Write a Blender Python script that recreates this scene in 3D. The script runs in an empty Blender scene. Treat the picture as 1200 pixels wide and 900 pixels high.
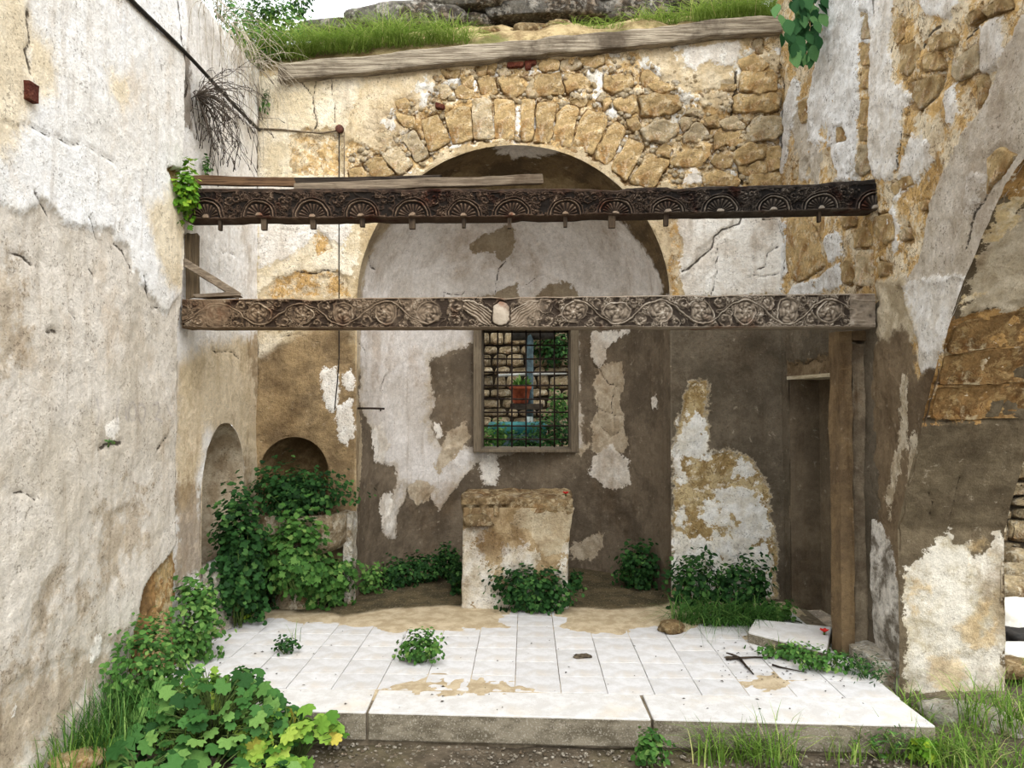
import bpy, bmesh, math, random
import numpy as np
from mathutils import Vector, Matrix

random.seed(7)
rng = np.random.default_rng(7)
S = bpy.context.scene
C = S.collection

# ------------------------------------------------------------------ camera
CAM = np.array([0.0, 0.0, 1.65])
FPX = 900.0
PITCH, YAW = math.radians(1.40), math.radians(1.08)
cd = bpy.data.cameras.new('camera')
cd.sensor_width = 36.0
cd.lens = FPX / 1200.0 * 36.0
cd.clip_end = 300
cam = bpy.data.objects.new('camera', cd)
cam.location = CAM
cam.rotation_euler = (math.pi / 2 + PITCH, 0, YAW)
C.objects.link(cam)
S.camera = cam
RM = np.array(cam.rotation_euler.to_matrix())

# ------------------------------------------------------------------ overcast sky, exposure
W = bpy.data.worlds.new('overcast_sky')
S.world = W
W.use_nodes = True
wn = W.node_tree.nodes
bg = wn['Background']
tc = wn.new('ShaderNodeTexCoord'); sx = wn.new('ShaderNodeSeparateXYZ')
mr = wn.new('ShaderNodeMapRange'); mr.inputs[1].default_value = -0.1; mr.inputs[2].default_value = 1.0
mr.inputs[3].default_value = 1.15; mr.inputs[4].default_value = 1.40
W.node_tree.links.new(tc.outputs['Generated'], sx.inputs[0])
W.node_tree.links.new(sx.outputs['Z'], mr.inputs[0])
W.node_tree.links.new(mr.outputs[0], bg.inputs['Strength'])
bg.inputs['Color'].default_value = (0.955, 0.98, 1.0, 1)
sun_d = bpy.data.lights.new('veiled_sun', 'SUN')
sun_d.energy = 2.45
sun_d.angle = math.radians(50)
sun_d.color = (1.0, 0.985, 0.965)
sun = bpy.data.objects.new('veiled_sun', sun_d)
sun.rotation_euler = Vector((-0.30, 0.60, -0.66)).to_track_quat('-Z', 'Y').to_euler()
C.objects.link(sun)
S.view_settings.view_transform = 'Standard'
S.view_settings.look = 'None'
S.view_settings.gamma = 1.0
S.view_settings.use_curve_mapping = False
S.view_settings.exposure = 0.80

# ------------------------------------------------------------------ pixel -> place
def ray(px, py):
    d = RM @ np.array([(px - 600) / FPX, -(py - 450) / FPX, -1.0])
    return d
def on_y(px, py, Y):
    d = ray(px, py); t = (Y - CAM[1]) / d[1]; return CAM + d * t
def on_x(px, py, X):
    d = ray(px, py); t = (X - CAM[0]) / d[0]; return CAM + d * t
def on_z(px, py, Z):
    d = ray(px, py); t = (Z - CAM[2]) / d[2]; return CAM + d * t

# ------------------------------------------------------------------ noise
def _hash(ix, iy, seed):
    h = (ix.astype(np.int64) * 374761393 + iy.astype(np.int64) * 668265263 + seed * 974711) & 0xFFFFFFFF
    h = ((h ^ (h >> 13)) * 1274126177) & 0xFFFFFFFF
    h = h ^ (h >> 16)
    return (h & 0xFFFF) / 65535.0
def vnoise(x, y, seed=0):
    x = np.asarray(x, float); y = np.asarray(y, float)
    ix = np.floor(x); iy = np.floor(y); fx = x - ix; fy = y - iy
    fx = fx * fx * (3 - 2 * fx); fy = fy * fy * (3 - 2 * fy)
    a = _hash(ix, iy, seed); b = _hash(ix + 1, iy, seed)
    c = _hash(ix, iy + 1, seed); d = _hash(ix + 1, iy + 1, seed)
    return (a * (1 - fx) + b * fx) * (1 - fy) + (c * (1 - fx) + d * fx) * fy
def fbm(x, y, scale=1.0, octv=4, seed=0, rough=0.5):
    """about -1..1"""
    v = 0; amp = 1.0; tot = 0
    for o in range(octv):
        v = v + amp * (vnoise(np.asarray(x) * scale + 17.3 * o, np.asarray(y) * scale - 9.1 * o, seed + o * 31) * 2 - 1)
        tot += amp; amp *= rough; scale *= 2.03
    return v / tot * 1.6
def sstep(x, a, b):
    t = np.clip((x - a) / (b - a), 0, 1); return t * t * (3 - 2 * t)

# ------------------------------------------------------------------ polygons
def poly_near(U, V, P, closed=True):
    """unsigned distance and nearest point to polyline / polygon P"""
    P = np.asarray(P, float)
    Q = np.roll(P, -1, 0) if closed else P[1:]
    A = P if closed else P[:-1]
    best = np.full(U.shape, 1e9); nu = U.copy(); nv = V.copy()
    for (ax, ay), (bx, by) in zip(A, Q):
        dx, dy = bx - ax, by - ay
        L = dx * dx + dy * dy + 1e-12
        t = np.clip(((U - ax) * dx + (V - ay) * dy) / L, 0, 1)
        qx = ax + t * dx; qy = ay + t * dy
        d = (U - qx) ** 2 + (V - qy) ** 2
        m = d < best
        best[m] = d[m]; nu[m] = qx[m]; nv[m] = qy[m]
    return np.sqrt(best), nu, nv
def poly_in(U, V, P):
    P = np.asarray(P, float); Q = np.roll(P, -1, 0)
    ins = np.zeros(U.shape, bool)
    for (ax, ay), (bx, by) in zip(P, Q):
        if ay == by: continue
        c = ((ay > V) != (by > V)) & (U < (bx - ax) * (V - ay) / (by - ay) + ax)
        ins ^= c
    return ins
def poly_sdf(U, V, P, far=0.4):
    P = np.asarray(P, float)
    out = np.full(U.shape, -far)
    lo = P.min(0) - far; hi = P.max(0) + far
    m = (U > lo[0]) & (U < hi[0]) & (V > lo[1]) & (V < hi[1])
    if not m.any(): return out
    u, v = U[m], V[m]
    d, _, _ = poly_near(u, v, P)
    s = np.where(poly_in(u, v, P), d, -d)
    out[m] = np.clip(s, -far, far)
    return out

# ------------------------------------------------------------------ objects
def tag(o, label=None, cat=None, group=None, kind=None):
    if label: o['label'] = label
    if cat: o['category'] = cat
    if group: o['group'] = group
    if kind: o['kind'] = kind
    return o
def link(name, me, mat=None, parent=None):
    o = bpy.data.objects.new(name, me); C.objects.link(o)
    if mat is not None and not me.materials: me.materials.append(mat)
    if parent is not None: o.parent = parent
    return o
def empty(name, loc=(0, 0, 0), rz=0):
    o = bpy.data.objects.new(name, None); C.objects.link(o)
    o.location = loc; o.rotation_euler = (0, 0, rz); o.empty_display_size = 0.05
    return o
def mesh(name, V, Fc, smooth=True):
    me = bpy.data.meshes.new(name)
    V = np.asarray(V, float)
    me.from_pydata(V.tolist(), [], [list(map(int, f)) for f in Fc] if not isinstance(Fc, np.ndarray) else Fc.tolist())
    me.validate(clean_customdata=False)
    if smooth: me.polygons.foreach_set('use_smooth', np.ones(len(me.polygons), bool))
    me.update()
    return me
def fattr(me, name, arr):
    a = me.attributes.new(name, 'FLOAT', 'POINT')
    a.data.foreach_set('value', np.asarray(arr, np.float32))

class MB:
    """collects pieces of ONE mesh"""
    def __init__(self): self.V = []; self.F = []; self.n = 0; self.T = []
    def add(self, V, Fc, t=0.0):
        V = np.asarray(V, float)
        self.V.append(V); self.F += [tuple(int(i) + self.n for i in f) for f in Fc]
        self.T.append(np.full(len(V), t) if np.isscalar(t) else np.asarray(t))
        self.n += len(V)
    def box(self, lo, hi, bev=0.0):
        x0, y0, z0 = lo; x1, y1, z1 = hi
        V = [(x0,y0,z0),(x1,y0,z0),(x1,y1,z0),(x0,y1,z0),(x0,y0,z1),(x1,y0,z1),(x1,y1,z1),(x0,y1,z1)]
        self.add(V, [(3,2,1,0),(4,5,6,7),(0,1,5,4),(1,2,6,5),(2,3,7,6),(3,0,4,7)])
    def tube(self, P, r, n=6, t=0.0, cap=True):
        P = np.asarray(P, float); m = len(P)
        r = np.full(m, r) if np.isscalar(r) else np.asarray(r)
        T = np.gradient(P, axis=0); T /= np.linalg.norm(T, axis=1)[:, None] + 1e-9
        up = np.array([0.13, 0.21, 0.97]); 
        if abs(T[0] @ up) > 0.9: up = np.array([0.97, 0.2, 0.1])
        a = np.cross(T, up); a /= np.linalg.norm(a, axis=1)[:, None] + 1e-9
        b = np.cross(T, a)
        an = np.linspace(0, 2 * np.pi, n, endpoint=False)
        V = (P[:, None, :] + r[:, None, None] * (np.cos(an)[None, :, None] * a[:, None, :] + np.sin(an)[None, :, None] * b[:, None, :])).reshape(-1, 3)
        Fc = []
        for i in range(m - 1):
            for k in range(n):
                k2 = (k + 1) % n
                Fc.append((i*n+k, i*n+k2, (i+1)*n+k2, (i+1)*n+k))
        if cap:
            Fc.append(tuple(range(n - 1, -1, -1))); Fc.append(tuple((m-1)*n + k for k in range(n)))
        self.add(V, Fc, t)
    def build(self, name, mat=None, parent=None, smooth=True, tint=False):
        me = mesh(name, np.concatenate(self.V), self.F, smooth)
        if tint: fattr(me, 'tint', np.concatenate(self.T))
        return link(name, me, mat, parent)

def bevel(o, w=0.01, seg=2):
    m = o.modifiers.new('bevel', 'BEVEL'); m.width = w; m.segments = seg; m.limit_method = 'ANGLE'
    return o

# ------------------------------------------------------------------ materials
def lin(c):
    out = []
    for v in c[:3]:
        v = v / 255.0
        out.append(v / 12.92 if v <= 0.04045 else ((v + 0.055) / 1.055) ** 2.4)
    return (*out, 1.0)
class NT:
    def __init__(self, name):
        self.m = bpy.data.materials.new(name); self.m.use_nodes = True
        self.t = self.m.node_tree; self.bsdf = self.t.nodes['Principled BSDF']
        self.bsdf.inputs['Specular IOR Level'].default_value = 0.15
        self.bsdf.inputs['Roughness'].default_value = 0.92
        self.co = None
    def node(self, typ, **kw):
        n = self.t.nodes.new(typ)
        for k, v in kw.items(): setattr(n, k, v)
        return n
    def L(self, a, b): self.t.links.new(a, b)
    def coord(self):
        if self.co is None:
            self.co = self.node('ShaderNodeTexCoord').outputs['Object']
        return self.co
    def noise(self, scale, detail=6, rough=0.6, stretch=None, dist=0.0):
        n = self.node('ShaderNodeTexNoise')
        n.inputs['Scale'].default_value = scale; n.inputs['Detail'].default_value = detail
        n.inputs['Roughness'].default_value = rough; n.inputs['Distortion'].default_value = dist
        if stretch:
            mp = self.node('ShaderNodeMapping'); mp.inputs['Scale'].default_value = stretch
            self.L(self.coord(), mp.inputs[0]); self.L(mp.outputs[0], n.inputs['Vector'])
        else:
            self.L(self.coord(), n.inputs['Vector'])
        return n.outputs['Fac']
    def rng(self, src, a, b, c=0.0, d=1.0, smooth=True):
        n = self.node('ShaderNodeMapRange'); n.interpolation_type = 'SMOOTHSTEP' if smooth else 'LINEAR'
        self.L(src, n.inputs[0])
        for i, v in zip((1, 2, 3, 4), (a, b, c, d)): n.inputs[i].default_value = v
        return n.outputs[0]
    def math(self, op, a, b=0.0):
        n = self.node('ShaderNodeMath', operation=op)
        for i, v in enumerate((a, b)):
            if isinstance(v, (int, float)): n.inputs[i].default_value = v
            else: self.L(v, n.inputs[i])
        return n.outputs[0]
    def mix(self, f, a, b, mode='MIX'):
        n = self.node('ShaderNodeMix', data_type='RGBA', blend_type=mode)
        for i, v in ((0, f), (6, a), (7, b)):
            if isinstance(v, (int, float)): n.inputs[i].default_value = v
            elif isinstance(v, tuple): n.inputs[i].default_value = v
            else: self.L(v, n.inputs[i])
        return n.outputs[2]
    def attr(self, name):
        n = self.node('ShaderNodeAttribute', attribute_name=name); return n.outputs['Fac']
    def rand(self):
        return self.node('ShaderNodeObjectInfo').outputs['Random']
    def bump(self, h, strength=0.5, dist=0.01):
        n = self.node('ShaderNodeBump'); n.inputs['Strength'].default_value = strength
        n.inputs['Distance'].default_value = dist; self.L(h, n.inputs['Height'])
        self.L(n.outputs[0], self.bsdf.inputs['Normal'])
    def color(self, c):
        self.L(c, self.bsdf.inputs['Base Color'])

def two(nt, c1, c2, scale, detail=9, rough=0.68, lo=0.40, hi=0.60, stretch=None):
    return nt.mix(nt.rng(nt.noise(scale, detail, rough, stretch), lo, hi), lin(c1), lin(c2))

def coat(nt, L, dscale=3.0):
    if L.get('crisp'): col = two(nt, L['c1'], L['c2'], L.get('scale', dscale), 9, 0.72, 0.455, 0.545)
    else: col = two(nt, L['c1'], L['c2'], L.get('scale', dscale), stretch=L.get('stretch'))
    if L.get('crev'):     # rough rubble face: crevices, pits, crumbs of lime
        n = nt.math('ABSOLUTE', nt.math('SUBTRACT', nt.noise(L['crev'], 5, 0.62, dist=0.7), 0.5))
        col = nt.mix(nt.rng(n, 0.0, 0.022, 0.8, 0.0), col, lin((104, 78, 46)))
        col = nt.mix(nt.rng(nt.noise(L['crev'] * 2.3, 7, 0.72), 0.57, 0.62, 0, 0.8), col, lin((236, 226, 206)))
        col = nt.mix(nt.rng(nt.noise(L['crev'] * 1.7, 6, 0.7, dist=0.3), 0.60, 0.66, 0, 0.8), col, lin((140, 104, 58)))
    return col

def paint_mat(name, base, layers, cracks=True, speck=0.35, bump=0.6, streak=0.25, grime=(120, 104, 84), grime_amt=0.45, scuff=0.25):
    """base/layers: dict(attr, c1, c2, scale, soft, fine) ; wall material made of overlapping coats, stains and wear"""
    nt = NT(name)
    col = coat(nt, base, 2.2)
    f1 = nt.noise(26, 8, 0.72)
    f2 = nt.noise(9, 7, 0.68)
    f4 = nt.noise(95, 5, 0.7)
    for L in layers:
        a = nt.attr(L['attr'])
        a = nt.math('ADD', a, nt.math('MULTIPLY', nt.math('SUBTRACT', f1, 0.5), L.get('fine', 0.13)))
        a = nt.math('ADD', a, nt.math('MULTIPLY', nt.math('SUBTRACT', f2, 0.5), L.get('mid', 0.16)))
        if L.get('bias'): a = nt.math('ADD', a, L['bias'])
        s = L.get('soft', 0.006)
        fac = nt.rng(a, -s, s)
        if L.get('op', 1.0) < 1: fac = nt.math('MULTIPLY', fac, L['op'])
        col = nt.mix(fac, col, coat(nt, L))
    # grime clouds, vertical run-off streaks, scuffs, pores
    g = nt.rng(nt.noise(1.7, 9, 0.72, (1, 1, 0.7)), 0.50, 0.66, 0, grime_amt)
    col = nt.mix(g, col, nt.mix(1.0, col, lin(tuple(min(255, v * 1.35) for v in grime)), 'MULTIPLY'))
    st = nt.rng(nt.noise(5.0, 7, 0.65, (3.0, 3.0, 0.22)), 0.50, 0.70, 0, streak)
    col = nt.mix(st, col, nt.mix(1.0, col, lin((168, 148, 118)), 'MULTIPLY'))
    sc = nt.rng(nt.noise(13, 9, 0.75, dist=0.4), 0.60, 0.66, 0, scuff)
    col = nt.mix(sc, col, lin((214, 202, 180)))
    fl = nt.rng(nt.math('ADD', nt.math('MULTIPLY', f1, 0.6), nt.math('MULTIPLY', f4, 0.4)), 0.36, 0.62, 0.76, 1.15, False)
    fc = nt.node('ShaderNodeCombineColor'); [nt.L(fl, fc.inputs[i]) for i in range(3)]
    col = nt.mix(1.0, col, fc.outputs[0], 'MULTIPLY')
    clus = nt.rng(f2, 0.42, 0.62, -0.05, 0.07, False)
    sp = nt.rng(nt.math('ADD', nt.noise(62, 5, 0.65), clus), 0.60, 0.66, 0, speck * 1.5)
    col = nt.mix(sp, col, lin((84, 70, 52)))
    if cracks:
        cf = nt.rng(nt.math('ADD', nt.attr('crack'), nt.math('MULTIPLY', nt.math('SUBTRACT', f1, 0.5), 0.03)), -0.002, 0.004, 0, 0.9)
        col = nt.mix(cf, col, lin((52, 42, 32)))
    nt.color(col)
    hgt = nt.math('ADD', nt.math('MULTIPLY', f1, 0.8), nt.math('MULTIPLY', f4, 0.35))
    hgt = nt.math('ADD', hgt, nt.math('MULTIPLY', f2, 0.8))
    nt.bump(hgt, bump, 0.03)
    return nt.m

def stone_mat(name, c1, c2, c3, scale=9.0, bump=0.9, white=(226, 216, 196), wamt=0.5, vary=0.25):
    nt = NT(name)
    col = two(nt, c1, c2, scale)
    col = nt.mix(nt.rng(nt.noise(scale * 2.2, 7, 0.72), 0.50, 0.60), col, lin(c3))
    col = nt.mix(nt.rng(nt.noise(scale * 0.7, 6, 0.7), 0.52, 0.62, 0, 0.55), col, nt.mix(1.0, col, lin((196, 160, 118)), 'MULTIPLY'))
    w = nt.rng(nt.noise(scale * 0.9, 7, 0.7, dist=0.6), 0.58, 0.66, 0, wamt)
    col = nt.mix(w, col, lin(white))
    pits = nt.rng(nt.noise(46, 6, 0.7), 0.57, 0.66, 0, 0.75)
    col = nt.mix(pits, col, lin((92, 66, 38)))
    v = nt.rng(nt.rand(), 0, 1, 1 - vary, 1 + vary * 0.45, False)
    f_ = nt.rng(nt.noise(22, 8, 0.72), 0.36, 0.62, 0.60, 1.18, False); v = nt.math('MULTIPLY', v, f_)
    fc = nt.node('ShaderNodeCombineColor'); [nt.L(v, fc.inputs[i]) for i in range(3)]
    col = nt.mix(1.0, col, fc.outputs[0], 'MULTIPLY')
    nt.color(col)
    h = nt.math('ADD', nt.noise(scale * 2.5, 9, 0.75), nt.math('MULTIPLY', nt.noise(60, 5, 0.7), 0.5))
    nt.bump(h, bump, 0.05)
    return nt.m

def wood_mat(name, c1, c2, c3, axis='X', bump=0.7):
    nt = NT(name)
    st = {'X': (1.2, 22, 22), 'Z': (22, 22, 1.2), 'Y': (22, 1.2, 22)}[axis]
    col = two(nt, c1, c2, 3.0, stretch=st)
    col = nt.mix(nt.rng(nt.noise(2.2, 7, 0.65), 0.48, 0.7), col, lin(c3))
    col = nt.mix(nt.rng(nt.noise(7, 5, 0.6, st), 0.6, 0.68, 0, 0.7), col, lin((34, 27, 21)))
    nt.color(col)
    nt.bump(nt.noise(4.0, 6, 0.65, st), bump, 0.02)
    return nt.m

def plain_mat(name, c1, c2=None, scale=20, rough=0.8, bump=0.3, metal=0.0):
    nt = NT(name)
    nt.color(two(nt, c1, c2 or tuple(v * 0.75 for v in c1), scale))
    nt.bsdf.inputs['Roughness'].default_value = rough
    nt.bsdf.inputs['Metallic'].default_value = metal
    nt.bump(nt.noise(scale * 3, 5, 0.6), bump, 0.004)
    return nt.m

def leaf_mat(name, dark, mid, light, per_object=False, trans=0.25, dry=None):
    nt = NT(name)
    src = nt.rand() if per_object else nt.attr('tint')
    col = nt.mix(nt.rng(src, 0.0, 0.6), lin(dark), lin(mid))
    col = nt.mix(nt.rng(src, 0.55, 1.0), col, lin(light))
    if dry: col = nt.mix(nt.rng(src, 0.955, 0.975), col, lin(dry))
    col = nt.mix(nt.rng(nt.noise(45, 3, 0.5), 0.35, 0.7, 0, 0.35), col, lin(dark))
    nt.color(col)
    nt.bsdf.inputs['Roughness'].default_value = 0.65
    nt.bsdf.inputs['Specular IOR Level'].default_value = 0.12
    tr = nt.node('ShaderNodeBsdfTranslucent'); nt.L(col, tr.inputs[0])
    mx = nt.node('ShaderNodeMixShader'); mx.inputs[0].default_value = trans
    nt.L(nt.bsdf.outputs[0], mx.inputs[1]); nt.L(tr.outputs[0], mx.inputs[2])
    nt.L(mx.outputs[0], nt.t.nodes['Material Output'].inputs['Surface'])
    return nt.m

# ------------------------------------------------------------------ surfaces: where a wall stands, how its (u, v) unrolls
class Plane:
    def __init__(self, o, ud, n):
        self.o = np.array(o, float); self.ud = np.array(ud, float); self.ud /= np.linalg.norm(self.ud)
        self.vd = np.array([0, 0, 1.0]); self.n = np.array(n, float); self.n /= np.linalg.norm(self.n)
    def hit(self, px, py):
        d = ray(px, py); t = ((self.o - CAM) @ self.n) / (d @ self.n); p = CAM + d * t - self.o
        return p @ self.ud, p @ self.vd
    def pos(self, u, v, h=0.0):
        u = np.asarray(u, float); v = np.asarray(v, float); h = np.asarray(h, float) + 0 * u
        return self.o + u[..., None] * self.ud + v[..., None] * self.vd + h[..., None] * self.n
    def nrm(self, u, v): return self.n
class Apse:
    """half cylinder (u = angle * R, v = height) closed by a half dome above zs; e = into the wall, r = to the right"""
    def __init__(self, c, R, zs, r=(1, 0, 0), e=(0, 1, 0), depth=None):
        self.c = np.array(c, float); self.R = R; self.zs = zs; self.D = depth or R
        self.r = np.array(r, float); self.e = np.array(e, float)
    def pos(self, u, v, h=0.0):
        u = np.asarray(u, float); v = np.asarray(v, float)
        th = u / self.R; ph = np.clip((v - self.zs) / self.R, 0, None)
        R = self.R - h; D = self.D - h
        z = np.where(v > self.zs, self.zs + R * np.sin(ph), v); cp = np.cos(ph)
        p = self.c + (R * cp * np.sin(th))[..., None] * self.r + (D * cp * np.cos(th))[..., None] * self.e
        p[..., 2] = self.c[2] + z
        return p
    def hit(self, px, py):
        d = ray(px, py); o = CAM - self.c
        a = np.array([o @ self.r / self.R, o @ self.e / self.D]); b = np.array([d @ self.r / self.R, d @ self.e / self.D])
        def far(A, B, Cc):
            q = B * B - 4 * A * Cc
            if q < 0: q = 0
            return (-B + math.sqrt(q)) / (2 * A)
        t = far(b @ b, 2 * a @ b, a @ a - 1); z = o[2] + t * d[2]
        if z > self.zs:
            oz = (o[2] - self.zs) / self.R; dz = d[2] / self.R
            t = far(b @ b + dz * dz, 2 * (a @ b + oz * dz), a @ a + oz * oz - 1); z = o[2] + t * d[2]
        q = a + b * t
        th = math.atan2(q[0], max(q[1], 0.0 if abs(q[0]) > 1e-6 else 1e-6))
        if z > self.zs:
            v = self.zs + self.R * math.asin(min(1, max(0, (z - self.zs) / self.R)))
        else: v = z
        return th * self.R, v
class Loft:
    """curve in the (Y, z) plane pushed along +X: u = length along the curve, v = X - X0"""
    def __init__(self, X0, pts):
        self.X0 = X0; self.P = np.array(pts, float)
        self.s = np.concatenate([[0], np.cumsum(np.linalg.norm(np.diff(self.P, axis=0), axis=1))])
    def pos(self, u, v, h=0.0):
        u = np.asarray(u, float); v = np.asarray(v, float); h = np.asarray(h, float) + 0 * u
        y = np.interp(u, self.s, self.P[:, 0]); z = np.interp(u, self.s, self.P[:, 1])
        e = 0.03
        ty = np.interp(u + e, self.s, self.P[:, 0]) - np.interp(u - e, self.s, self.P[:, 0])
        tz = np.interp(u + e, self.s, self.P[:, 1]) - np.interp(u - e, self.s, self.P[:, 1])
        L = np.hypot(ty, tz) + 1e-9
        ny, nz = -tz / L, ty / L
        return np.stack([self.X0 + v, y + h * ny, z + h * nz], -1)
    def hit(self, px, py):
        d = ray(px, py); best = None
        for i in range(len(self.P) - 1):
            a, b = self.P[i], self.P[i + 1]
            # CAM + t d  = a + k (b - a)   in (Y,z)
            M = np.array([[d[1], a[0] - b[0]], [d[2], a[1] - b[1]]])
            if abs(np.linalg.det(M)) < 1e-9: continue
            t, k = np.linalg.solve(M, [a[0] - CAM[1], a[1] - CAM[2]])
            if t > 0 and -0.001 <= k <= 1.001 and -0.15 < CAM[0] + t * d[0] - self.X0 < 0.8 and (best is None or t < best[0]):
                best = (t, self.s[i] + k * (self.s[i + 1] - self.s[i]))
        if best is None: return None
        return best[1], CAM[0] + best[0] * d[0] - self.X0
def on_surf(surf, pts):
    out = []
    for p in pts:
        h = surf.hit(*p)
        if h is not None: out.append(h)
    return np.array(out)

def surf_wall(name, surf, u0, u1, v0, v1, step, layers, mat, lines=(), holes=(), parent=None, rough=0.004, seed=0, keep=None, flip=False, inks=()):
    """a wall as a finely divided sheet: every coat of plaster, stain and crack is laid out in the wall's own (u, v)"""
    nu = max(2, int(round((u1 - u0) / step)) + 1); nv = max(2, int(round((v1 - v0) / step)) + 1)
    U, V = np.meshgrid(np.linspace(u0, u1, nu), np.linspace(v0, v1, nv), indexing='ij')
    U = U.ravel().copy(); V = V.ravel().copy()
    dead = np.zeros(U.shape, bool)
    for hp in holes:
        hp = np.asarray(hp)
        lo = hp.min(0) - step * 2; hi = hp.max(0) + step * 2
        m = np.where((U > lo[0]) & (U < hi[0]) & (V > lo[1]) & (V < hi[1]))[0]
        d, qu, qv = poly_near(U[m], V[m], hp); ins = poly_in(U[m], V[m], hp)
        near = d < step * 0.72
        U[m[near]] = qu[near]; V[m[near]] = qv[near]
        dead[m[ins & ~near]] = True
    if keep is not None: dead |= ~keep(U, V)
    H = fbm(U, V, 2.0, 4, seed + 5) * rough * 1.6 + fbm(U, V, 14.0, 3, seed + 9) * rough * 0.7
    at = {}
    for k, L in enumerate(layers):
        sd = np.full(U.shape, -0.4)
        for P in L['polys']:
            Q = on_surf(surf, P)
            if len(Q) >= 3: sd = np.maximum(sd, poly_sdf(U, V, Q))
        n = fbm(U, V, L.get('nscale', 7.0), 4, seed + 40 + k, 0.6)
        sd = sd + n * L.get('edge', 0.02)
        if 'spots' in L:   # broken up into islands
            sd = np.minimum(sd, (fbm(U, V, L['spots'][0], 4, seed + 70 + k, 0.6) - L['spots'][1]) * 0.08)
        at[L['attr']] = np.maximum(at[L['attr']], sd) if L['attr'] in at else sd
        m = sstep(sd, -0.006, 0.012)
        H = H * (1 - m * L.get('flat', 0.0)) + L.get('h', 0.0) * m
        if L.get('r'):
            H = H + m * (fbm(U, V, L.get('rs', 9.0), 4, seed + 90 + k, 0.6)) * L['r']
    cr = np.full(U.shape, -0.05)
    for P, w in lines:
        Q = on_surf(surf, P)
        if len(Q) < 2: continue
        lo = Q.min(0) - 0.15; hi = Q.max(0) + 0.15
        m = (U > lo[0]) & (U < hi[0]) & (V > lo[1]) & (V < hi[1])
        if not m.any(): continue
        uu = U[m] + fbm(U[m], V[m], 9, 3, seed + 3) * 0.018; vv = V[m] + fbm(U[m], V[m], 9, 3, seed + 4) * 0.018
        d, _, _ = poly_near(uu, vv, Q, False)
        cr[m] = np.maximum(cr[m], w - d)
    if inks:      # faded painted strokes
        ik = np.full(U.shape, -0.05)
        for P in inks:
            Q = on_surf(surf, P); d, _, _ = poly_near(U, V, Q, False); ik = np.maximum(ik, 0.008 - d)
        at['ink'] = ik
    H = H - 0.010 * sstep(cr, -0.006, 0.003)
    X = surf.pos(U, V, H)
    idx = np.arange(nu * nv).reshape(nu, nv)
    a, b, c, d = idx[:-1, :-1].ravel(), idx[1:, :-1].ravel(), idx[1:, 1:].ravel(), idx[:-1, 1:].ravel()
    Fq = np.stack([a, b, c, d] if not flip else [d, c, b, a], 1)
    Fq = Fq[~(dead[Fq].any(1))]
    used = np.unique(Fq); remap = np.full(nu * nv, -1); remap[used] = np.arange(len(used))
    me = bpy.data.meshes.new(name)
    nvx, nf = len(used), len(Fq)
    me.vertices.add(nvx); me.vertices.foreach_set('co', X[used].astype(np.float32).ravel())
    me.loops.add(nf * 4); me.loops.foreach_set('vertex_index', remap[Fq].ravel().astype(np.int32))
    me.polygons.add(nf); me.polygons.foreach_set('loop_start', np.arange(0, nf * 4, 4, dtype=np.int32))
    me.polygons.foreach_set('use_smooth', np.ones(nf, bool))
    me.update(calc_edges=True)
    for k, v in at.items(): fattr(me, k, v[used])
    fattr(me, 'crack', cr[used])
    return link(name, me, mat, parent)

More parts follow.
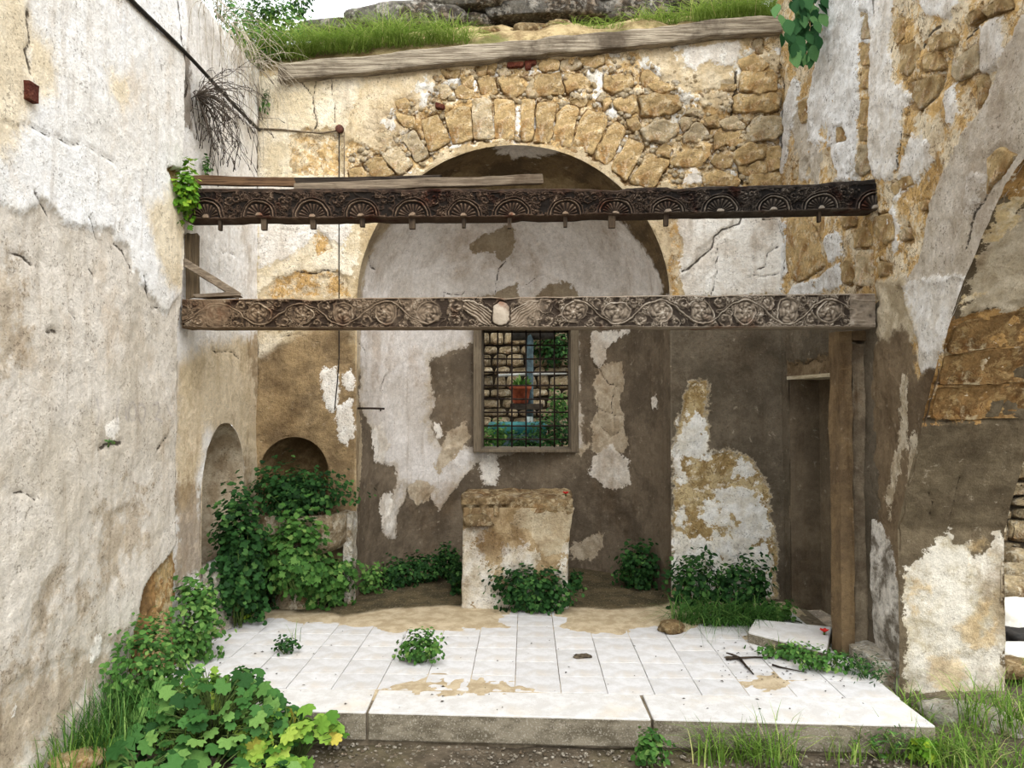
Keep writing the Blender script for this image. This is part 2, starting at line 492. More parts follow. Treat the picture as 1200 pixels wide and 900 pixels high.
def stone_on(surf, P, mat, parent, name='stone', proud=0.03, deep=0.04, inset=0.018, seed=0, rough=0.010, wob=0.006, grow=0.007):
    """one building stone with the outline P (photo points) set into a wall, rounded and worn, real thickness"""
    Q = on_surf(surf, P)
    return stone_uv(surf, Q, mat, parent, name, proud, deep, inset, seed, rough, wob, grow)
def stone_uv(surf, Q, mat, parent, name='stone', proud=0.03, deep=0.04, inset=0.018, seed=0, rough=0.010, wob=0.006, grow=0.007):
    per = np.linalg.norm(np.roll(Q, -1, 0) - Q, axis=1).sum()
    n = int(np.clip(per / 0.024, 16, 40))
    cum = np.concatenate([[0], np.cumsum(np.linalg.norm(np.roll(Q, -1, 0) - Q, axis=1))])
    s = np.linspace(0, per, n, endpoint=False)
    QQ = np.vstack([Q, Q[:1]])
    R = np.stack([np.interp(s, cum, QQ[:, 0]), np.interp(s, cum, QQ[:, 1])], 1)
    cen = R.mean(0)
    R = 0.6 * R + 0.2 * (np.roll(R, 1, 0) + np.roll(R, -1, 0))
    R = R + np.stack([fbm(R[:, 0], R[:, 1], 14, 3, seed), fbm(R[:, 0], R[:, 1], 14, 3, seed + 9)], 1) * wob
    size = np.linalg.norm(R - cen, axis=1).mean()
    R = cen + (R - cen) * (1 + grow / size)
    ins = min(inset, size * 0.3)
    rings = [(0.0, -deep), (0.15, proud * 0.35), (0.6, proud * 0.85), (1.0, proud)]
    V = []; 
    for f, h in rings:
        D = R - cen; L = np.linalg.norm(D, axis=1)[:, None]
        r = cen + D * (1 - f * ins / L)
        hh = h + (fbm(r[:, 0], r[:, 1], 13, 4, seed + 3, .6) * rough if f > 0 else 0)
        V.append(surf.pos(r[:, 0], r[:, 1], hh + 0 * r[:, 0]))
    for f in (0.8, 0.6, 0.4, 0.2):
        r = cen + (R - cen) * f
        V.append(surf.pos(r[:, 0], r[:, 1], proud * 1.0 + fbm(r[:, 0], r[:, 1], 13, 4, seed + 3, .6) * rough))
    V = np.concatenate(V)
    Fc = []
    m = len(rings) + 4
    for i in range(m - 1):
        for k in range(n):
            k2 = (k + 1) % n
            Fc.append((i*n+k, i*n+k2, (i+1)*n+k2, (i+1)*n+k))
    Fc.append(tuple((m-1)*n + k for k in range(n)))
    c3 = V.mean(0)
    me = mesh(name, V - c3, Fc)
    bm = bmesh.new(); bm.from_mesh(me); bmesh.ops.recalc_face_normals(bm, faces=bm.faces)
    # outward: last face should look along the wall normal (towards the camera side)
    bm.faces.ensure_lookup_table()
    if bm.faces[-1].normal.dot(Vector(CAM - c3)) < 0: bmesh.ops.reverse_faces(bm, faces=bm.faces)
    bm.to_mesh(me); bm.free()
    o = link(name, me, mat, parent); o.location = c3
    return o

def rock(name, mat, loc, size, seed=0, parent=None, rot=0.0, sub=3, rough=0.25, flatb=True):
    """a loose boulder: subdivided, faceted by noise, sitting on its flat side"""
    bm = bmesh.new(); bmesh.ops.create_icosphere(bm, subdivisions=sub, radius=1.0)
    V = np.array([v.co[:] for v in bm.verts])
    n1 = fbm(V[:, 0] * 1.3 + V[:, 2], V[:, 1] * 1.3 - V[:, 2] * 0.7, 1.1, 3, seed)
    n2 = fbm(V[:, 0] * 2 - V[:, 2] * 1.6, V[:, 1] * 2 + V[:, 2] * 1.4, 2.2, 3, seed + 5)
    s = 1 + n1 * rough + n2 * rough * 0.35
    V = V * s[:, None]
    V = np.sign(V) * np.abs(V) ** 0.82
    if flatb: V[:, 2] = np.maximum(V[:, 2], -0.55)
    V *= np.array(size) / 2
    V[:, 2] -= V[:, 2].min()
    for v, c in zip(bm.verts, V): v.co = c
    me = bpy.data.meshes.new(name); bm.to_mesh(me); bm.free()
    me.polygons.foreach_set('use_smooth', np.ones(len(me.polygons), bool))
    o = link(name, me, mat, parent); o.location = loc; o.rotation_euler = (0, 0, rot)
    return o
# ================================================================== THE SETTING
YB = 6.4                      # back wall
XLN, XLF = -2.20, -2.26       # left wall: near coat stands proud of the far bay
def lay(attr, polys, **kw): return dict(attr=attr, polys=polys, **kw)

# ---------------------------------------------------------------- back wall with apse
apc = on_y(601, 352, YB)
AX, AZS, AR = apc[0], apc[2], 1.322
back = Plane((0, YB, 0), (1, 0, 0), (0, -1, 0))
tl, tr_ = on_y(313, 96, YB), on_y(916, 42, YB)      # underside of the timber on top of the wall
def back_top(x): return tl[2] + (x - tl[0]) * (tr_[2] - tl[2]) / (tr_[0] - tl[0])
def arch_poly(cx, zs, R, z0, n=48, sq=1.0):
    P = [(cx - R, z0)] + [(cx - R * math.cos(a), zs + R * sq * math.sin(a)) for a in np.linspace(0, math.pi, n)] + [(cx + R, z0)]
    return P
hole_apse = arch_poly(AX, AZS, AR - 0.014, -0.2, 90)
nl, nr_ = on_y(303, 560, YB)[0], on_y(386, 560, YB)[0]
NX, NR = (nl + nr_) / 2, (nr_ - nl) / 2
NZS = on_y(340, 552, YB)[2]
hole_niche = arch_poly(NX, NZS, NR - 0.012, 0.05, 30)

def grow_px(P, g):
    P = np.array(P, float); c = P.mean(0); D = P - c; return [tuple(q) for q in c + D * (1 + g / np.linalg.norm(D, axis=1).mean())]
VOUS = [
 [(493,141),(513,133),(528,166),(504,178)], [(522,135),(537,125),(551,127),(554,164),(530,169)], [(553,117),(575,116),(578,162),(555,163)],
 [(580,117),(603,119),(602,163),(580,162)], [(611,118),(628,117),(624,164),(611,164)], [(630,121),(652,120),(645,167),(626,165)],
 [(653,134),(664,124),(678,128),(669,172),(648,167)], [(679,142),(688,131),(708,132),(711,145),(695,181),(671,173)],
 [(714,147),(723,143),(734,153),(712,194),(696,184)], [(737,163),(756,172),(734,212),(715,197)], [(758,181),(785,188),(766,220),(737,213)],
 [(470,160),(486,152),(502,180),(488,190)],[(448,182),(466,172),(484,192),(468,206)],
]
RUB = [
 [(627,89),(657,85),(659,111),(627,113)], [(664,87),(680,84),(692,99),(680,104),(665,109),(663,97)], [(683,67),(705,65),(707,75),(696,79),(683,76)],
 [(656,71),(675,69),(680,80),(657,83)], [(709,89),(739,88),(741,101),(718,110),(709,104)], [(719,119),(741,113),(747,127),(737,135),(723,127)],
 [(750,112),(794,112),(797,128),(780,136),(752,136)], [(753,152),(770,143),(792,144),(795,156),(780,168),(758,165)], [(752,86),(764,82),(772,92),(762,102),(752,98)],
 [(868,86),(906,84),(910,106),(888,110),(868,107)], [(862,112),(912,111),(912,129),(898,132),(860,132)], [(876,148),(890,137),(914,137),(916,158),(904,164),(874,166)],
 [(862,176),(878,168),(895,170),(894,186),(868,193),(861,184)], [(898,176),(914,172),(916,196),(900,199)], [(880,206),(918,203),(918,217),(880,217)],
 [(846,142),(858,137),(872,144),(870,152),(850,152)], [(850,156),(868,155),(872,164),(860,172),(849,168)], [(828,140),(840,137),(844,148),(832,150)],
 [(802,178),(828,170),(830,182),(818,194),(788,194),(786,188)], [(802,158),(816,143),(831,152),(828,163),(802,167)], [(826,204),(844,200),(866,209),(862,217),(824,215)],
 [(836,180),(858,188),(857,197),(836,195)], [(846,96),(861,98),(861,105),(846,105)], [(884,48),(894,48),(895,60),(886,61)], [(588,90),(605,88),(615,106),(601,114),(587,105)],
 [(559,79),(571,78),(569,87),(559,88)], [(573,78),(581,78),(580,87),(572,86)], [(583,82),(593,78),(600,85),(588,88)], [(602,83),(612,80),(617,85),(609,90)],
 [(533,105),(545,101),(556,109),(543,117),(535,115)], [(539,91),(553,90),(552,101),(540,101)], [(515,97),(524,101),(527,111),(517,115),(512,105)], [(520,83),(537,83),(536,90),(524,91)],
 [(464,118),(477,117),(480,125),(467,127)], [(467,133),(484,137),(484,149),(468,146)], [(808,128),(820,130),(818,136),(804,133)], [(668,116),(683,116),(687,123),(675,125)],
 [(707,116),(716,115),(715,125),(707,129)], [(560,92),(580,90),(583,108),(564,112)], [(620,92),(625,91),(626,112),(618,112)], [(760,100),(775,97),(790,104),(770,109)],
 [(868,70),(882,66),(900,76),(895,82),(870,84)], [(735,140),(748,138),(750,150),(738,154)], [(800,138),(812,136),(808,148),(798,152)], [(640,72),(653,71),(654,82),(638,84),(632,78)],
 [(836,160),(846,158),(848,170),(836,176)], [(866,196),(894,190),(896,202),(874,206)], [(700,112),(706,111),(705,120),(697,119)], [(775,172),(786,170),(784,184),(770,180)],
 [(430,190),(446,184),(462,204),(440,212)], [(410,200),(424,195),(430,210),(412,212)],[(440,160),(456,156),(462,168),(446,176)],
]
RS = [[(1010,14),(1020,14),(1021,44),(1010,46)],[(1010,50),(1021,50),(1021,74),(1009,76)],[(1010,82),(1021,80),(1021,103),(1010,104)],[(1009,118),(1021,118),(1020,144),(1008,146)],[(1008,150),(1019,150),(1020,166),(1008,166)],[(1007,172),(1018,170),(1022,196),(1014,206),(1004,204)],
      [(923,255),(949,253),(960,280),(966,311),(934,331),(921,316)],[(952,255),(966,252),(966,280),(960,276)],[(985,255),(1000,252),(1003,264),(990,268)],[(998,270),(1016,266),(1022,288),(1000,290)],[(1004,295),(1022,293),(1022,333),(1003,335)],[(985,310),(998,302),(1000,330),(988,332)],
      [(937,120),(946,116),(948,142),(938,145)],[(980,150),(990,148),(993,164),(981,168)],[(940,165),(952,160),(956,180),(944,184)],[(930,190),(950,188),(952,206),(930,210)]]
NS = [[(1117,72),(1146,51),(1147,82),(1123,96),(1116,88)],[(1057,55),(1076,48),(1080,70),(1066,92),(1057,80)],[(1068,97),(1102,86),(1100,109),(1081,131),(1072,117)],[(1084,62),(1100,60),(1104,80),(1084,84)],
      [(1082,48),(1112,36),(1120,50),(1096,62)],[(1054,120),(1068,118),(1068,134),(1058,136)],[(1024,254),(1046,251),(1048,279),(1036,286),(1024,272)],[(1029,307),(1044,309),(1040,323),(1029,324)],[(1044,217),(1066,205),(1070,216),(1049,230)],
      [(1076,238),(1086,234),(1086,246),(1078,246)],[(1053,270),(1062,266),(1064,280),(1055,282)],[(1096,190),(1108,182),(1108,198),(1100,202)],[(1160,186),(1174,171),(1192,182),(1180,200),(1166,214),(1158,230)],[(1046,30),(1056,20),(1060,42),(1050,52)],
      [(1150,12),(1180,-6),(1185,10),(1160,20)],[(1062,160),(1068,158),(1066,180),(1060,182)],[(1132,20),(1146,10),(1150,20),(1138,32)],[(1145,92),(1154,88),(1156,115),(1148,122)]]
B_WHITE_R = [(797,246),(916,244),(922,246),(921,346),(800,349),(796,320),(802,290),(795,265)]
bl = [
 lay('cream', [[(300,90),(470,78),(468,88),(432,100),(414,130),(402,150),(352,151),(341,170),(340,205),(330,214),(300,214)],
               [(300,205),(420,205),(418,330),(395,318),(378,322),(345,318),(320,332),(300,345)],
               [(300,385),(345,385),(340,400),(325,405),(312,420),(300,425)]], edge=0.025, h=0.008, flat=0.5),
 lay('ochre', [[(505,84),(740,60),(925,40),(925,246),(790,246),(787,220),(740,200),(700,180),(640,168),(600,164),(560,168),(500,186),(460,215),(425,240),(408,235),(402,175),(432,142),(480,112)],
               [(340,156),(396,153),(398,206),(350,205),(343,180)]], edge=0.05, h=-0.010, r=0.020, rs=14),
 lay('joint', [grow_px(P, 2.6) for P in VOUS + RUB], edge=0.012, spots=(5, -0.35), h=-0.03, nscale=12),
 lay('lime', [[(505,84),(740,60),(925,40),(925,246),(790,246),(787,220),(740,200),(700,180),(640,168),(600,164),(560,168),(500,186),(460,215),(425,240),(408,235),(402,175),(432,142),(480,112)]], edge=.02, spots=(7, 0.42), h=0.006),
 lay('plast', [[(745,60),(800,50),(874,44),(870,90),(864,104),(820,107),(798,112),(780,97),(770,82),(756,77)],
               [(810,110),(852,105),(856,125),(846,132),(826,125)],[(884,62),(912,60),(916,88),(908,84),(890,72)],
               [(430,95),(500,85),(512,98),(500,120),(470,118),(455,135),(480,150),(470,170),(445,180),(415,165),(410,140),(420,110)]], edge=0.02, h=0.012, flat=0.4, nscale=9),
 lay('white', [B_WHITE_R,
               [(303,214),(414,214),(414,275),(400,290),(372,268),(345,300),(303,314)],
               [(800,58),(868,48),(866,72),(850,80),(832,70),(815,86),(800,76)],
               [(693,112),(698,92),(706,90),(708,112),(702,128),(694,118)],[(804,205),(815,196),(824,205),(826,216),(795,216)],
               [(376,436),(395,429),(399,470),(392,483),(384,476),(376,455)],[(401,438),(410,435),(414,450),(408,457),(401,449)],[(395,475),(412,469),(415,500),(408,526),(397,516)],
               [(604,123),(611,123),(610,166),(603,166)]], edge=0.016, h=0.012, flat=0.5, nscale=9),
 lay('ochre2', [[(786,245),(797,247),(799,300),(797,348),(786,348)],[(815,290),(833,284),(838,300),(836,320),(828,338),(817,316)],
               [(798,330),(815,303),(833,280),(855,264),(864,246),(874,246),(870,264),(842,281),(834,300),(815,318),(800,338)],
               [(868,285),(890,292),(893,306),(880,308),(872,296)],[(366,270),(385,276),(392,292),(372,298)],
               [(318,325),(345,318),(395,318),(408,332),(408,348),(310,348)]], edge=0.014, h=-0.010, r=0.010),
 lay('stain', [[(298,420),(320,405),(345,392),(372,385),(400,380),(420,375),(420,725),(296,725)]], edge=0.07, nscale=3.5),
 lay('white', [[(376,436),(395,429),(399,470),(392,483),(384,476),(376,455)],[(401,438),(410,435),(414,450),(408,457),(401,449)],[(395,475),(412,469),(415,500),(408,526),(397,516)]], edge=0.008),
 lay('brown', [[(782,352),(925,352),(925,725),(782,725)]], edge=0.006, h=0.004, flat=0.4),
 lay('bare', [[(806,452),(816,447),(825,449),(830,465),(826,490),(832,500),(829,530),(858,532),(880,540),(893,555),(899,575),(902,610),(908,640),(910,700),(786,700),(789,600),(790,530),(793,500),(797,487)]], edge=0.012, h=-0.010, r=0.008),
 lay('lime', [[(808,478),(826,490),(832,500),(829,530),(858,534),(880,543),(893,558),(899,600),(905,640),(906,700),(786,700),(789,600),(791,520),(797,490)]], edge=0.01, spots=(4.5, 0.02), h=0.004),
 lay('lime', [[(800,640),(840,625),(870,640),(900,630),(905,690),(790,690)]], edge=0.03, spots=(8, -0.5)),
]
bmat = paint_mat('back_wall_plaster', dict(c1=(204,186,154), c2=(182,160,122), scale=4), [
 dict(attr='cream', c1=(236,225,202), c2=(214,198,166), scale=3),
 dict(attr='ochre', c1=(206,174,122), c2=(226,208,174), scale=9, crisp=1, crev=10),
 dict(attr='joint', c1=(116,90,58), c2=(158,128,88), scale=16),
 dict(attr='plast', c1=(222,206,176), c2=(206,186,150), scale=5),
 dict(attr='ochre2', c1=(198,162,106), c2=(210,192,160), scale=8, crisp=1, crev=11),
 dict(attr='stain', c1=(158,134,98), c2=(112,92,66), scale=3.2, soft=0.06, op=0.92),
 dict(attr='white', c1=(240,236,228), c2=(222,214,202), scale=6),
 dict(attr='brown', c1=(116,105,89), c2=(94,85,71), scale=2.5),
 dict(attr='bare', c1=(190,178,156), c2=(160,146,122), scale=5, bias=0.018),
 dict(attr='bare', c1=(196,176,134), c2=(160,136,92), scale=6, crisp=1, crev=9),
 dict(attr='lime', c1=(240,238,232), c2=(222,216,202), scale=8, soft=0.004),
], bump=0.8)
b_lines = [
 ([(352,92),(362,104),(367,115),(368,130),(370,142),(368,150)], 0.008), ([(371,92),(372,100),(368,112)], 0.006),
 ([(387,94),(388,108),(391,120),(391,145)], 0.005), ([(398,320),(380,316),(355,321),(345,318)], 0.006),
 ([(868,246),(868,260),(850,268),(836,276),(832,290),(815,308),(800,318)], 0.008), ([(838,290),(840,318),(835,344)], 0.006),
 ([(912,290),(900,300),(896,312),(888,318)], 0.005), ([(893,258),(910,258),(914,270)], 0.005),
 ([(877,326),(912,322)], 0.005), ([(855,328),(866,340)], 0.004), ([(862,84),(863,105),(858,120),(857,135),(862,150),(860,170),(866,190),(872,214)], 0.016),
 ([(300,470),(302,385)], 0.006), ([(330,395),(350,392),(375,400)], 0.004), ([(320,235),(332,270),(352,275)], 0.003), ([(318,410),(338,430)], 0.003),
]
def back_keep(U, V): return V < back_top(U) + 0.10
wall_back = surf_wall('wall_back', back, XLF - 0.02, 2.30, 0.0, 5.1, 0.0125, bl, bmat, b_lines, [hole_apse, hole_niche], keep=back_keep, rough=0.005, seed=11)
tag(wall_back, 'ruined back wall of plaster and ochre rubble around a tall apse', 'wall', kind='structure')

# apse: half cylinder and half dome
aps = Apse((AX, YB, 0), AR, AZS)
WZ0, WZ1 = on_y(617, 527, 7.66)[2], 2.46
wl, wr = on_y(556, 450, 7.66)[0] - AX, on_y(677, 450, 7.66)[0] - AX
hole_win = [(AR * math.asin(wl / AR), WZ0), (AR * math.asin(wr / AR), WZ0), (AR * math.asin(wr / AR), WZ1), (AR * math.asin(wl / AR), WZ1)]
al = [
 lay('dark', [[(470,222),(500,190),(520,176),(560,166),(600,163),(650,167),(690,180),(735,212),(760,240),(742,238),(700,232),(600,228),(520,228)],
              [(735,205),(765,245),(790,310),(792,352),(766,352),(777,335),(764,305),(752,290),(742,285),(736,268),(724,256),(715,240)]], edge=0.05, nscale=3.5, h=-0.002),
 lay('olive', [[(412,355),(412,320),(425,275),(465,215),(490,215),(462,255),(440,285),(428,320),(426,352)],[(540,200),(660,205),(700,225),(690,240),(560,240),(480,238)]], edge=0.05, nscale=4),
 lay('patch', [[(548,285),(565,276),(580,272),(590,262),(603,268),(603,285),(596,300),(588,308),(580,296),(570,293),(556,298)],
               [(556,352),(575,345),(590,338),(607,334),(609,352)],[(628,352),(632,342),(642,334),(655,327),(665,330),(680,344),(681,353)]], edge=0.014, h=-0.006),
 lay('brown', [[(503,420),(524,414),(552,402),(562,400),(562,524),(537,520),(521,529),(507,511),(503,489),(509,467),(506,442)],
               [(412,420),(424,440),(422,470),(432,492),(440,518),(446,542),(462,546),(465,565),(456,600),(446,615),(452,628),(463,628),(466,600),(474,585),(478,570),(492,590),(506,576),(513,604),(520,594),(534,574),(542,558),(556,545),(572,538),(604,532),(640,528),(684,528),(676,380),(800,380),(800,790),(405,790),(405,420)],
               ], edge=0.022, h=-0.007, r=0.003, nscale=6),
 lay('pale', [[(691,388),(737,386),(722,400),(706,408),(709,420),(701,434),(693,420)],[(694,535),(716,521),(734,540),(738,566),(722,573),(707,569),(692,556)],
              [(565,536),(580,534),(587,550),(581,570),(567,569),(562,550)],[(436,505),(447,498),(456,520),(450,545),(440,540)],[(444,585),(458,575),(464,610),(458,628),(447,618)],
              [(508,494),(515,497),(520,510),(512,515)],[(762,465),(768,463),(769,478),(763,480)]], edge=0.010, h=0.004),
 lay('beige', [[(700,430),(728,424),(731,450),(726,470),(731,500),(736,522),(716,541),(694,531),(692,500),(700,480),(696,450)],
               [(668,640),(690,630),(706,624),(707,640),(690,656),(666,657)],[(478,568),(490,560),(506,570),(506,585),(490,592),(480,582)],[(690,520),(680,535),(672,528)],
               [(525,505),(545,495),(552,512),(540,530),(522,545),(515,560),(508,545)]], edge=0.018, h=-0.003, r=0.003),
 lay('edgew', [[(413,385),(424,385),(421,470),(426,520),(420,600),(414,640),(409,690),(406,690),(410,560)]], edge=0.01, op=0.6),
]
amat = paint_mat('apse_plaster', dict(c1=(218,212,206), c2=(196,188,179), scale=1.6), [
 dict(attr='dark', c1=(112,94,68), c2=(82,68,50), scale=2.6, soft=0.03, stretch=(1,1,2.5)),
 dict(attr='olive', c1=(160,142,108), c2=(126,108,78), scale=3, soft=0.05, op=0.85),
 dict(attr='patch', c1=(150,136,114), c2=(138,124,104), scale=3),
 dict(attr='brown', c1=(186,172,148), c2=(160,144,118), scale=4, soft=0.05, bias=0.05, op=.6, mid=.4),
 dict(attr='brown', c1=(120,107,90), c2=(94,83,69), scale=2.2, soft=0.008),
 dict(attr='beige', c1=(192,178,156), c2=(166,150,126), scale=6),
 dict(attr='pale', c1=(226,220,210), c2=(206,196,182), scale=5),
 dict(attr='edgew', c1=(200,184,154), c2=(170,150,118), scale=6, op=0.7, stretch=(2,2,.3)),
], speck=0.2, bump=0.5, streak=0.3, grime=(140, 122, 98))
a_lines = [([(592,305),(584,315),(582,330),(578,350)], 0.007), ([(640,322),(625,328),(610,334)], 0.005), ([(518,352),(520,342),(540,346),(545,340)], 0.006),
           ([(432,300),(435,312),(440,318)], 0.008), ([(700,432),(712,452),(722,454)], 0.006), ([(718,450),(717,480),(720,500)], 0.006), ([(702,480),(722,488),(728,486)], 0.005),
           ([(704,500),(716,512),(724,506)], 0.007), ([(693,425),(700,432)], 0.006), ([(700,465),(701,500)], 0.005), ([(420,400),(428,410),(430,418)], 0.005), ([(452,440),(448,455),(455,462)], 0.006)]
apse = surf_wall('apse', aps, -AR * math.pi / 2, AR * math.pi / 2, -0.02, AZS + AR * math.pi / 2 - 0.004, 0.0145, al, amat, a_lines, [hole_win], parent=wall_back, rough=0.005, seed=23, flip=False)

# ---------------------------------------------------------------- window in the apse
M_frame = wood_mat('window_frame_wood', (120,108,90), (98,87,72), (138,126,106), 'Z')
M_iron = plain_mat('rusty_iron', (58,46,38), (34,28,24), 40, 0.7)
window = empty('window_1', (AX + (wl + wr) / 2, 7.66, WZ0))
tag(window, 'barred window opening in the apse above the altar', 'window', kind='structure')
wx0, wx1 = AX + wl, AX + wr
def wpart(name, lo, hi, mat, bev=0.006):
    b = MB(); b.box(lo, hi); o = b.build(name, mat, None, False); o.parent = window; o.matrix_parent_inverse = Matrix.Translation(-Vector(window.location))
    if bev: bevel(o, bev)
    return o
yf = YB + math.sqrt(AR ** 2 - max(abs(wl), abs(wr)) ** 2) - 0.012
wpart('jamb', (wx0 - 0.005, yf, WZ0 - 0.02), (wx0 + 0.075, 8.10, WZ1), M_frame)
wpart('jamb', (wx1 - 0.075, yf, WZ0 - 0.02), (wx1 + 0.005, 8.10, WZ1), M_frame)
wpart('lintel', (wx0, yf, WZ1 - 0.06), (wx1, 8.10, WZ1 + 0.03), M_frame)
wpart('sill', (wx0 - 0.005, yf + 0.012, WZ0 - 0.022), (wx1 + 0.005, 8.10, WZ0 + 0.008), M_frame)
gx0, gx1, gy = wx0 + 0.075, wx1 - 0.075, 7.95
for i in range(7):
    x = gx0 + (gx1 - gx0) * (i + 0.0) / 6
    b = MB(); b.tube([(x, gy, WZ0), (x, gy, WZ0 + 0.6), (x, gy, WZ1 - 0.05)], 0.0085, 6); o = b.build('bar', M_iron); o.parent = window; o.matrix_parent_inverse = Matrix.Translation(-Vector(window.location))
for i in range(9):
    z = WZ0 + 0.09 + i * 0.139
    b = MB(); b.tube([(gx0, gy + 0.012, z), ((gx0 + gx1) / 2, gy + 0.012, z + random.uniform(-.004, .004)), (gx1, gy + 0.012, z)], 0.0085, 6); o = b.build('bar', M_iron); o.parent = window; o.matrix_parent_inverse = Matrix.Translation(-Vector(window.location))

# ---------------------------------------------------------------- niche behind the basin
nmat = paint_mat('niche_plaster', dict(c1=(150,126,90), c2=(112,90,60), scale=5), [], cracks=False, speck=0.3, bump=1.0, streak=0.3)
nsurf = Apse((NX, YB, 0), NR, NZS, depth=0.42)
surf_wall('niche', nsurf, -NR * math.pi / 2, NR * math.pi / 2, 0.0, NZS + NR * math.pi / 2 - 0.003, 0.02, [], nmat, parent=wall_back, rough=0.009, seed=31)

# ---------------------------------------------------------------- stones of the back wall
M_stone = stone_mat('ochre_limestone', (218,188,136), (192,158,106), (232,210,170), 8.0, wamt=0.6)
M_stone_p = stone_mat('pale_limestone', (222,202,166), (198,174,132), (232,218,192), 8.0, wamt=0.7)
M_brick = stone_mat('red_brick', (132,72,56), (108,58,46), (150,92,72), 12.0, wamt=0.15)
for i, P in enumerate(VOUS): stone_on(back, P, M_stone if i not in (2, 11, 12) else M_stone_p, wall_back, 'arch_stone', 0.010, 0.05, 0.008, 100 + i, 0.016, 0.009, grow=0.008)
for i, P in enumerate(RUB):
    big = i in (6, 7, 9, 10, 11, 12)
    stone_on(back, P, M_stone_p if i % 4 == 3 else M_stone, wall_back, 'stone', 0.026 if big else random.uniform(0.004, 0.014), 0.05, 0.011, 200 + i, 0.022, 0.016, grow=0.014)
for P in ([(595,74.5),(613,73.5),(613,79),(595,80)], [(615,73),(622,73),(622,81),(616,82)], [(511,121),(521,124),(520,129),(511,127)], [(620,72),(628,72),(628,77),(620,78)]):
    stone_on(back, P, M_brick, wall_back, 'brick', 0.03, 0.04, 0.006, 5, 0.003, 0.001)
# small chippings bedded in the mortar between them
ch = MB()
chp = on_surf(back, [(505,90),(740,66),(862,105),(915,60),(915,215),(792,222),(700,178),(640,166),(560,166),(470,205),(420,215),(410,180),(470,120)])
lo, hi = chp.min(0), chp.max(0)
bm = bmesh.new(); bmesh.ops.create_icosphere(bm, subdivisions=1, radius=1); icoV = np.array([v.co[:] for v in bm.verts]); icoF = [tuple(v.index for v in f.verts) for f in bm.faces]; bm.free()
k = 0; stq = [on_surf(back, grow_px(P, 2.0)) for P in VOUS + RUB]
while k < 420:
    u, v = rng.uniform(lo[0], hi[0]), rng.uniform(lo[1], hi[1])
    if not poly_in(np.array([u]), np.array([v]), chp)[0] or v > back_top(u) - 0.02: continue
    if math.hypot(u - AX, v - AZS) < AR + 0.03: continue
    if any(poly_in(np.array([u]), np.array([v]), Q_)[0] for Q_ in stq): continue
    s = rng.uniform(0.010, 0.034) * rng.uniform(0.6, 1)
    Vv = icoV * (1 + rng.uniform(-.25, .25, (len(icoV), 1))) * np.array([s * rng.uniform(.8, 1.6), s * 0.7, s])
    a = rng.uniform(-.6, .6); R2 = np.array([[math.cos(a), 0, -math.sin(a)], [0, 1, 0], [math.sin(a), 0, math.cos(a)]])
    ch.add(Vv @ R2.T + np.array([u, YB + 0.004, v]), icoF); k += 1
tag(ch.build('chippings', M_stone_p, wall_back), kind='stuff')

# ---------------------------------------------------------------- left wall, near coat
lnear = Plane((XLN, 0, 0), (0, 1, 0), (1, 0, 0))
ln = [
 lay('white', [[(-400,-300),(240,-300),(218,120),(216,200),(213,345),(196,372),(180,345),(160,330),(150,300),(128,268),(100,262),(78,258),(52,228),(30,244),(0,236),(-60,240),(-400,300)]], edge=0.05, h=0.012, flat=0.3, nscale=4),
 lay('stain', [[(-90,-30),(22,-30),(34,40),(36,120),(22,160),(0,190),(-90,200)],[(30,30),(55,60),(62,110),(40,120),(28,80)],[(165,240),(205,225),(213,260),(213,345),(198,340),(178,300)],[(120,80),(150,90),(150,130),(125,120)]], edge=0.06, nscale=3),
 lay('dirt', [[(28,735),(45,700),(62,668),(72,690),(58,720),(38,770)],[(-30,830),(10,800),(46,790),(52,830),(25,875),(-30,920)],[(84,690),(98,672),(100,720),(90,735)],[(0,300),(20,330),(30,400),(10,440),(-20,420)],[(120,600),(165,590),(170,640),(130,690),(118,660)],[(60,800),(78,790),(76,840),(62,850)],[(-100,860),(140,745),(120,800),(20,900),(-100,960)]], edge=0.04, nscale=4, h=-0.006),
 lay('chip', [[(104,760),(118,745),(122,765),(110,777)],[(16,830),(22,826),(22,842),(16,840)],[(120,500),(138,490),(140,505),(125,512)]], edge=0.006, h=0.004),
 lay('erode', [[(212,630),(206,640),(196,656),(180,674),(170,690),(164,716),(158,742),(150,790),(240,790),(240,560),(209,540)],[(216,215),(212,345),(209,400),(208,500),(206,560),(208,640),(230,640),(230,215)],[(193,196),(216,200),(216,240),(205,225)]], edge=0.012, h=-0.045, r=0.02, rs=16),
]
lnmat = paint_mat('left_wall_lime_render', dict(c1=(214,207,196), c2=(196,187,172), scale=1.6), [
 dict(attr='white', c1=(240,240,239), c2=(230,227,221), scale=1.3, soft=0.02),
 dict(attr='stain', c1=(232,217,186), c2=(214,196,160), scale=3, soft=0.06, op=0.8),
 dict(attr='dirt', c1=(178,158,128), c2=(150,130,100), scale=9, soft=0.09, op=0.6, fine=.5, mid=.9),
 dict(attr='chip', c1=(240,236,228), c2=(228,222,212), scale=5),
 dict(attr='erode', c1=(160,126,82), c2=(116,90,58), scale=9),
 dict(attr='ink', c1=(122,116,124), c2=(134,126,128), scale=9, soft=0.010, op=.45, fine=.03, mid=.02),
], speck=0.35, bump=0.55, streak=0.3, grime=(164, 146, 120), grime_amt=0.4)
